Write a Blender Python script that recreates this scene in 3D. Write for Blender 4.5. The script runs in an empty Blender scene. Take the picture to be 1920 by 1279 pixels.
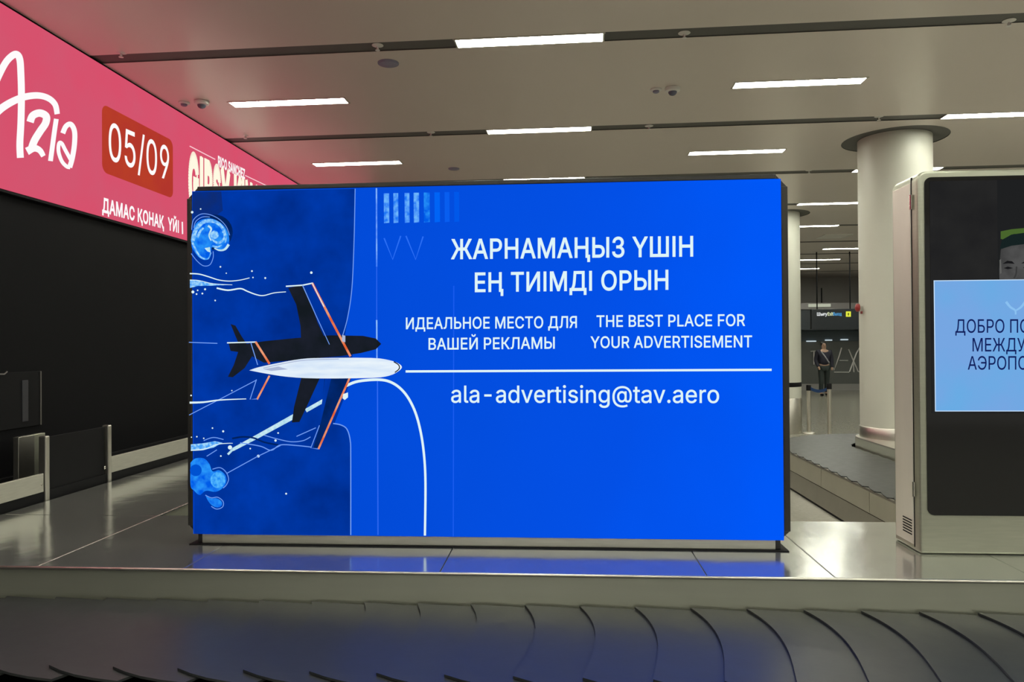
import bpy, bmesh, math, random
from math import sin, cos, pi, radians
from mathutils import Vector, Matrix

random.seed(7)
C = bpy.context.scene.collection
S = bpy.context.scene

# ------------------------------------------------------------------ camera
F_PX, CX, CY = 1387.0, 960.0, 639.5
YAW, PITCH, ROLL = radians(3.885), radians(0.402), radians(-0.37)
CAM = Vector((0, 0, 1.6))
fw = Vector((-sin(YAW) * cos(PITCH), cos(YAW) * cos(PITCH), sin(PITCH)))
r0 = Vector((cos(YAW), sin(YAW), 0)); u0 = r0.cross(fw)
rt = r0 * cos(ROLL) + u0 * sin(ROLL); up = u0 * cos(ROLL) - r0 * sin(ROLL)
cd = bpy.data.cameras.new('camera'); cam = bpy.data.objects.new('camera', cd); C.objects.link(cam)
cd.sensor_fit = 'HORIZONTAL'; cd.sensor_width = 36; cd.lens = F_PX * 36 / 1920
cd.clip_start = 0.05; cd.clip_end = 200
m3 = Matrix((rt, up, -fw)).transposed()
cam.matrix_world = Matrix.Translation(CAM) @ m3.to_4x4()
S.camera = cam

# ------------------------------------------------------------------ world, exposure
w = bpy.data.worlds.new('hall_air'); S.world = w; w.use_nodes = True
WB = w.node_tree.nodes['Background']
WB.inputs[0].default_value = (1.0, 0.97, 0.84, 1); WB.inputs[1].default_value = 0.42
S.view_settings.view_transform = 'Standard'; S.view_settings.look = 'None'
S.view_settings.gamma = 1; S.view_settings.exposure = 0.0; S.view_settings.use_curve_mapping = False
LAMP = 46.0                                     # radiance of the ceiling lights


def at(x, y, axis, val):
    """point of the photographed place on the plane axis = val"""
    d = fw + rt * ((x - CX) / F_PX) - up * ((y - CY) / F_PX)
    i = 'XYZ'.index(axis)
    return CAM + d * ((val - CAM[i]) / d[i])


# ------------------------------------------------------------------ materials
def lin(c):
    return tuple((v / 255 / 12.92 if v / 255 <= .04045 else ((v / 255 + .055) / 1.055) ** 2.4) for v in c) + (1,)

MATS = {}
def mat(name, col=(.5, .5, .5), rough=.5, metal=0.0, spec=.5, noise=None, bump=None, aniso=0.0, coat=0.0):
    """noise=(scale, amount[, stretch]); bump=(scale, strength, distance[, stretch])"""
    if name in MATS: return MATS[name]
    m = bpy.data.materials.new(name); m.use_nodes = True
    nt = m.node_tree; b = nt.nodes['Principled BSDF']
    b.inputs['Base Color'].default_value = (*col, 1); b.inputs['Roughness'].default_value = rough
    b.inputs['Metallic'].default_value = metal; b.inputs['Specular IOR Level'].default_value = spec
    b.inputs['Anisotropic'].default_value = aniso; b.inputs['Coat Weight'].default_value = coat
    tc = nt.nodes.new('ShaderNodeTexCoord')
    def noise_tex(scale, stretch):
        mp = nt.nodes.new('ShaderNodeMapping'); mp.inputs['Scale'].default_value = stretch
        nz = nt.nodes.new('ShaderNodeTexNoise'); nz.inputs['Scale'].default_value = scale; nz.inputs['Detail'].default_value = 4
        nt.links.new(tc.outputs['Object'], mp.inputs[0]); nt.links.new(mp.outputs[0], nz.inputs['Vector'])
        return nz
    if noise:
        nz = noise_tex(noise[0], noise[2] if len(noise) > 2 else (1, 1, 1))
        mx = nt.nodes.new('ShaderNodeMix'); mx.data_type = 'RGBA'
        a = noise[1]
        mx.inputs[6].default_value = (*[max(0, c * (1 - a)) for c in col], 1)
        mx.inputs[7].default_value = (*[min(1, c * (1 + a)) for c in col], 1)
        nt.links.new(nz.outputs[0], mx.inputs[0]); nt.links.new(mx.outputs[2], b.inputs['Base Color'])
        mr = nt.nodes.new('ShaderNodeMapRange')
        mr.inputs[3].default_value = rough * (1 - a * .6); mr.inputs[4].default_value = min(1, rough * (1 + a * .6))
        nt.links.new(nz.outputs[0], mr.inputs[0]); nt.links.new(mr.outputs[0], b.inputs['Roughness'])
    if bump:
        nz = noise_tex(bump[0], bump[3] if len(bump) > 3 else (1, 1, 1))
        bp = nt.nodes.new('ShaderNodeBump'); bp.inputs['Strength'].default_value = bump[1]; bp.inputs['Distance'].default_value = bump[2]
        nt.links.new(nz.outputs[0], bp.inputs['Height']); nt.links.new(bp.outputs[0], b.inputs['Normal'])
    MATS[name] = m
    return m

def glow(name, rgb, strength=1.0, rgb2=None, scale=30, stretch=(1, 1, 1), lo=.35, hi=.65):
    """light-emitting surface: screens and lamps; rgb2 mottles the picture shown"""
    if name in MATS: return MATS[name]
    m = bpy.data.materials.new(name); m.use_nodes = True
    nt = m.node_tree; nt.nodes.remove(nt.nodes['Principled BSDF'])
    e = nt.nodes.new('ShaderNodeEmission'); e.inputs[1].default_value = strength
    nt.links.new(e.outputs[0], nt.nodes['Material Output'].inputs[0])
    e.inputs[0].default_value = lin(rgb)
    if rgb2:
        tc = nt.nodes.new('ShaderNodeTexCoord'); mp = nt.nodes.new('ShaderNodeMapping'); mp.inputs['Scale'].default_value = stretch
        nz = nt.nodes.new('ShaderNodeTexNoise'); nz.inputs['Scale'].default_value = scale; nz.inputs['Detail'].default_value = 5
        cr = nt.nodes.new('ShaderNodeValToRGB')
        cr.color_ramp.elements[0].position = lo; cr.color_ramp.elements[0].color = lin(rgb)
        cr.color_ramp.elements[1].position = hi; cr.color_ramp.elements[1].color = lin(rgb2)
        nt.links.new(tc.outputs['Object'], mp.inputs[0]); nt.links.new(mp.outputs[0], nz.inputs['Vector'])
        nt.links.new(nz.outputs[0], cr.inputs[0]); nt.links.new(cr.outputs[0], e.inputs[0])
    MATS[name] = m
    return m

def ramp_glow(name, stops, axis, lo, hi, zgain=0.0):
    """picture whose colour runs along one axis of the display (a printed gradient of the advert)"""
    m = bpy.data.materials.new(name); m.use_nodes = True
    nt = m.node_tree; nt.nodes.remove(nt.nodes['Principled BSDF'])
    e = nt.nodes.new('ShaderNodeEmission'); nt.links.new(e.outputs[0], nt.nodes['Material Output'].inputs[0])
    tc = nt.nodes.new('ShaderNodeTexCoord'); sp = nt.nodes.new('ShaderNodeSeparateXYZ')
    mr = nt.nodes.new('ShaderNodeMapRange'); mr.inputs[1].default_value = lo; mr.inputs[2].default_value = hi
    nz = nt.nodes.new('ShaderNodeTexNoise'); nz.inputs['Scale'].default_value = 2.2; nz.inputs['Detail'].default_value = 3
    ad = nt.nodes.new('ShaderNodeMath'); ad.operation = 'MULTIPLY_ADD'; ad.inputs[1].default_value = .22; ad.inputs[2].default_value = -.11
    sm = nt.nodes.new('ShaderNodeMath'); sm.operation = 'ADD'
    cr = nt.nodes.new('ShaderNodeValToRGB'); els = cr.color_ramp.elements
    els[0].position, els[0].color = stops[0][0], lin(stops[0][1]); els[1].position, els[1].color = stops[-1][0], lin(stops[-1][1])
    for p, c in stops[1:-1]:
        k = els.new(p); k.color = lin(c)
    nt.links.new(tc.outputs['Object'], sp.inputs[0]); nt.links.new(tc.outputs['Object'], nz.inputs['Vector'])
    nt.links.new(sp.outputs[axis], mr.inputs[0]); nt.links.new(nz.outputs[0], ad.inputs[0])
    nt.links.new(mr.outputs[0], sm.inputs[0]); nt.links.new(ad.outputs[0], sm.inputs[1])
    nt.links.new(sm.outputs[0], cr.inputs[0]); nt.links.new(cr.outputs[0], e.inputs[0])
    MATS[name] = m
    return m

STEEL = mat('brushed_steel', (.56, .55, .48), .42, .8, noise=(9, .16, (1, 1, 12)))
DECK = mat('deck_steel', (.54, .55, .52), .15, .85, noise=(5, .12), bump=(1.1, .35, .03, (1, 1, 1)))
FASCIA = mat('fascia_steel', (.76, .77, .63), .30, .85, noise=(3, .03, (1, 1, 14)), bump=(.9, .2, .01))
LIGHTSTEEL = mat('satin_steel', (.62, .60, .54), .34, 1.0, noise=(8, .1))
CHROME = mat('polished_steel', (.75, .73, .68), .08, 1.0)
RUBBER = mat('black_rubber', (.029, .032, .034), .40, 0, .55, noise=(14, .25), bump=(60, .08, .002))
BLACK = mat('black_panel', (.008, .008, .009), .6, 0, .1, noise=(3, .2))
WALLBLACK = mat('black_wall', (.005, .005, .006), .65, 0, .08, noise=(1.2, .25))
BEZEL = mat('dark_bezel', (.022, .021, .020), .38, 0, .5, noise=(20, .15))
GLASSBLACK = mat('black_glass', (.008, .008, .009), .07, 0, .5)
CEIL = mat('ceiling_panel', (.71, .64, .59), .33, .15, .5, noise=(.6, .05))
SLOT = mat('slot_void', (.10, .098, .09), .6)
COLUMN = mat('column_paint', (.58, .585, .51), .45, 0, .5, noise=(2, .04))
FLOOR = mat('terrazzo_floor', (.27, .265, .22), .22, 0, .5, noise=(24, .18))
FAR = mat('dark_cladding', (.30, .295, .28), .5, 0, .5, noise=(.5, .2))
WHITEP = mat('white_plastic', (.72, .71, .68), .4, 0, .5, noise=(20, .05))
GREYP = mat('grey_plastic', (.24, .23, .33), .4, 0, .5, noise=(20, .1))
LAMPM = glow('lamp_diffuser', (250, 250, 234), LAMP)

# ------------------------------------------------------------------ mesh helpers
class MB:
    def __init__(s): s.v = []; s.f = []; s.mi = []; s.m = []
    def mid(s, m):
        if m not in s.m: s.m.append(m)
        return s.m.index(m)
    def add(s, verts, faces, m):
        o = len(s.v); s.v += [Vector(p) for p in verts]; k = s.mid(m)
        for f in faces: s.f.append([o + i for i in f]); s.mi.append(k)
        return s
    def box(s, lo, hi, m):
        (a, b, c), (d, e, f) = lo, hi
        return s.add([(a, b, c), (d, b, c), (d, e, c), (a, e, c), (a, b, f), (d, b, f), (d, e, f), (a, e, f)],
                     [(0, 3, 2, 1), (4, 5, 6, 7), (0, 1, 5, 4), (1, 2, 6, 5), (2, 3, 7, 6), (3, 0, 4, 7)], m)
    def prism(s, poly, vec, m):
        n = len(poly); vec = Vector(vec); p = [Vector(q) for q in poly]
        return s.add(p + [q + vec for q in p], [list(range(n))[::-1], list(range(n, 2 * n))] + [[i, (i + 1) % n, n + (i + 1) % n, n + i] for i in range(n)], m)
    def poly(s, pts, m): return s.add(pts, [list(range(len(pts)))], m)
    def lathe(s, prof, c, m, n=32, axis='Z'):
        vs = []
        for r, z in prof:
            for i in range(n):
                a = 2 * pi * i / n
                if axis == 'Z': vs.append((c[0] + r * cos(a), c[1] + r * sin(a), c[2] + z))
                elif axis == 'X': vs.append((c[0] + z, c[1] + r * cos(a), c[2] + r * sin(a)))
                else: vs.append((c[0] + r * cos(a), c[1] + z, c[2] + r * sin(a)))
        fs = [[k * n + i, k * n + (i + 1) % n, (k + 1) * n + (i + 1) % n, (k + 1) * n + i] for k in range(len(prof) - 1) for i in range(n)]
        if prof[0][0] > 0: fs.append(list(range(n))[::-1])
        if prof[-1][0] > 0: fs.append([(len(prof) - 1) * n + i for i in range(n)])
        return s.add(vs, fs, m)
    def tube(s, pts, r, m, n=8):
        pts = [Vector(p) for p in pts]; vs = []; k = len(pts)
        for i, p in enumerate(pts):
            t = (pts[min(i + 1, k - 1)] - pts[max(i - 1, 0)]).normalized()
            a = t.cross(Vector((0, 0, 1)) if abs(t.z) < .95 else Vector((1, 0, 0))).normalized(); b = t.cross(a)
            for j in range(n): vs.append(p + a * (r * cos(2 * pi * j / n)) + b * (r * sin(2 * pi * j / n)))
        fs = [[i * n + j, i * n + (j + 1) % n, (i + 1) * n + (j + 1) % n, (i + 1) * n + j] for i in range(k - 1) for j in range(n)]
        return s.add(vs, fs + [list(range(n))[::-1], [(k - 1) * n + j for j in range(n)]], m)

def wloc(o):
    v = Vector((0, 0, 0))
    while o: v += o.location; o = o.parent
    return v

def obj(name, mb, parent=None, bevel=0.0, smooth=False, loc=None, seg=2):
    me = bpy.data.meshes.new(name)
    off = wloc(parent) + (Vector(loc) if loc else Vector((0, 0, 0)))
    me.from_pydata([p - off for p in mb.v], [], mb.f)
    for m in mb.m: me.materials.append(m)
    for p, k in zip(me.polygons, mb.mi): p.material_index = k
    bm = bmesh.new(); bm.from_mesh(me); bmesh.ops.recalc_face_normals(bm, faces=bm.faces); bm.to_mesh(me); bm.free()
    if smooth:
        me.polygons.foreach_set('use_smooth', [True] * len(me.polygons))
        me.set_sharp_from_angle(angle=radians(40))
    o = bpy.data.objects.new(name, me); C.objects.link(o); o.parent = parent
    if loc: o.location = loc
    if bevel:
        b = o.modifiers.new('bevel', 'BEVEL'); b.width = bevel; b.segments = seg; b.limit_method = 'ANGLE'; b.angle_limit = radians(35)
    return o

def tag(o, label, cat, group=None, kind=None):
    o['label'] = label; o['category'] = cat
    if group: o['group'] = group
    if kind: o['kind'] = kind
    return o

def thing(name, label, cat, loc=(0, 0, 0), group=None):
    o = bpy.data.objects.new(name, None); C.objects.link(o); o.location = loc; o.empty_display_size = .1
    return tag(o, label, cat, group)

def struct(name, mb, **k):
    o = obj(name, mb, **k); o['kind'] = 'structure'; return o

def dup(root, loc, label=None, group=None):
    r = root.copy(); C.objects.link(r); r.location = loc
    if label: r['label'] = label
    if group: r['group'] = group
    for ch in list(root.children):
        c = ch.copy(); C.objects.link(c); c.parent = r
        for g in ch.children:
            d = g.copy(); C.objects.link(d); d.parent = c
    return r

def smooth_path(pts, n=6):
    out = []
    P = [pts[0]] + list(pts) + [pts[-1]]
    for i in range(1, len(P) - 2):
        for k in range(n):
            t = k / n
            out.append(tuple(.5 * (2 * P[i][j] + (P[i + 1][j] - P[i - 1][j]) * t + (2 * P[i - 1][j] - 5 * P[i][j] + 4 * P[i + 1][j] - P[i + 2][j]) * t * t
                                   + (3 * P[i][j] - P[i - 1][j] - 3 * P[i + 1][j] + P[i + 2][j]) * t ** 3) for j in range(len(pts[0]))))
    out.append(tuple(pts[-1])); return out

class Art:
    """draws a picture on a flat display; coordinates are read off the photograph"""
    def __init__(s, axis, val, sign): s.axis, s.val, s.sign, s.k, s.mb, s.box = axis, val, sign, 1, MB(), None
    def p(s, x, y): return at(x, y, s.axis, s.val)
    def lift(s, v):
        v = v.copy(); v['XYZ'.index(s.axis)] += s.sign * .0004 * s.k
        if s.box: v.x = min(max(v.x, s.box[0]), s.box[1]); v.z = min(max(v.z, s.box[2]), s.box[3])     # the picture ends at the display's edge
        return v
    def poly(s, pts, m, smooth=0):
        if smooth: pts = smooth_path(list(pts) + [pts[0]], smooth)[:-1]
        s.mb.poly([s.lift(s.p(*q)) for q in pts], m); s.k += 1
    def disc(s, x, y, r, m, n=14, ry=None):
        s.poly([(x + r * cos(2 * pi * i / n), y + (ry or r) * sin(2 * pi * i / n)) for i in range(n)], m)
    def line(s, pts, w, m, smooth=0, w2=None):
        if smooth: pts = smooth_path(pts, smooth)
        n = len(pts); L = []; R = []
        for i, q in enumerate(pts):
            a, b = pts[max(i - 1, 0)], pts[min(i + 1, n - 1)]
            dx, dy = b[0] - a[0], b[1] - a[1]; l = math.hypot(dx, dy) or 1
            t = i / (n - 1); ww = (w if w2 is None else w + (w2 - w) * t) / 2
            L.append((q[0] - dy / l * ww, q[1] + dx / l * ww)); R.append((q[0] + dy / l * ww, q[1] - dx / l * ww))
        vs = [s.lift(s.p(*q)) for q in L + R]
        s.mb.add(vs, [[i, i + 1, n + i + 1, n + i] for i in range(n - 1)], m); s.k += 1

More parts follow.
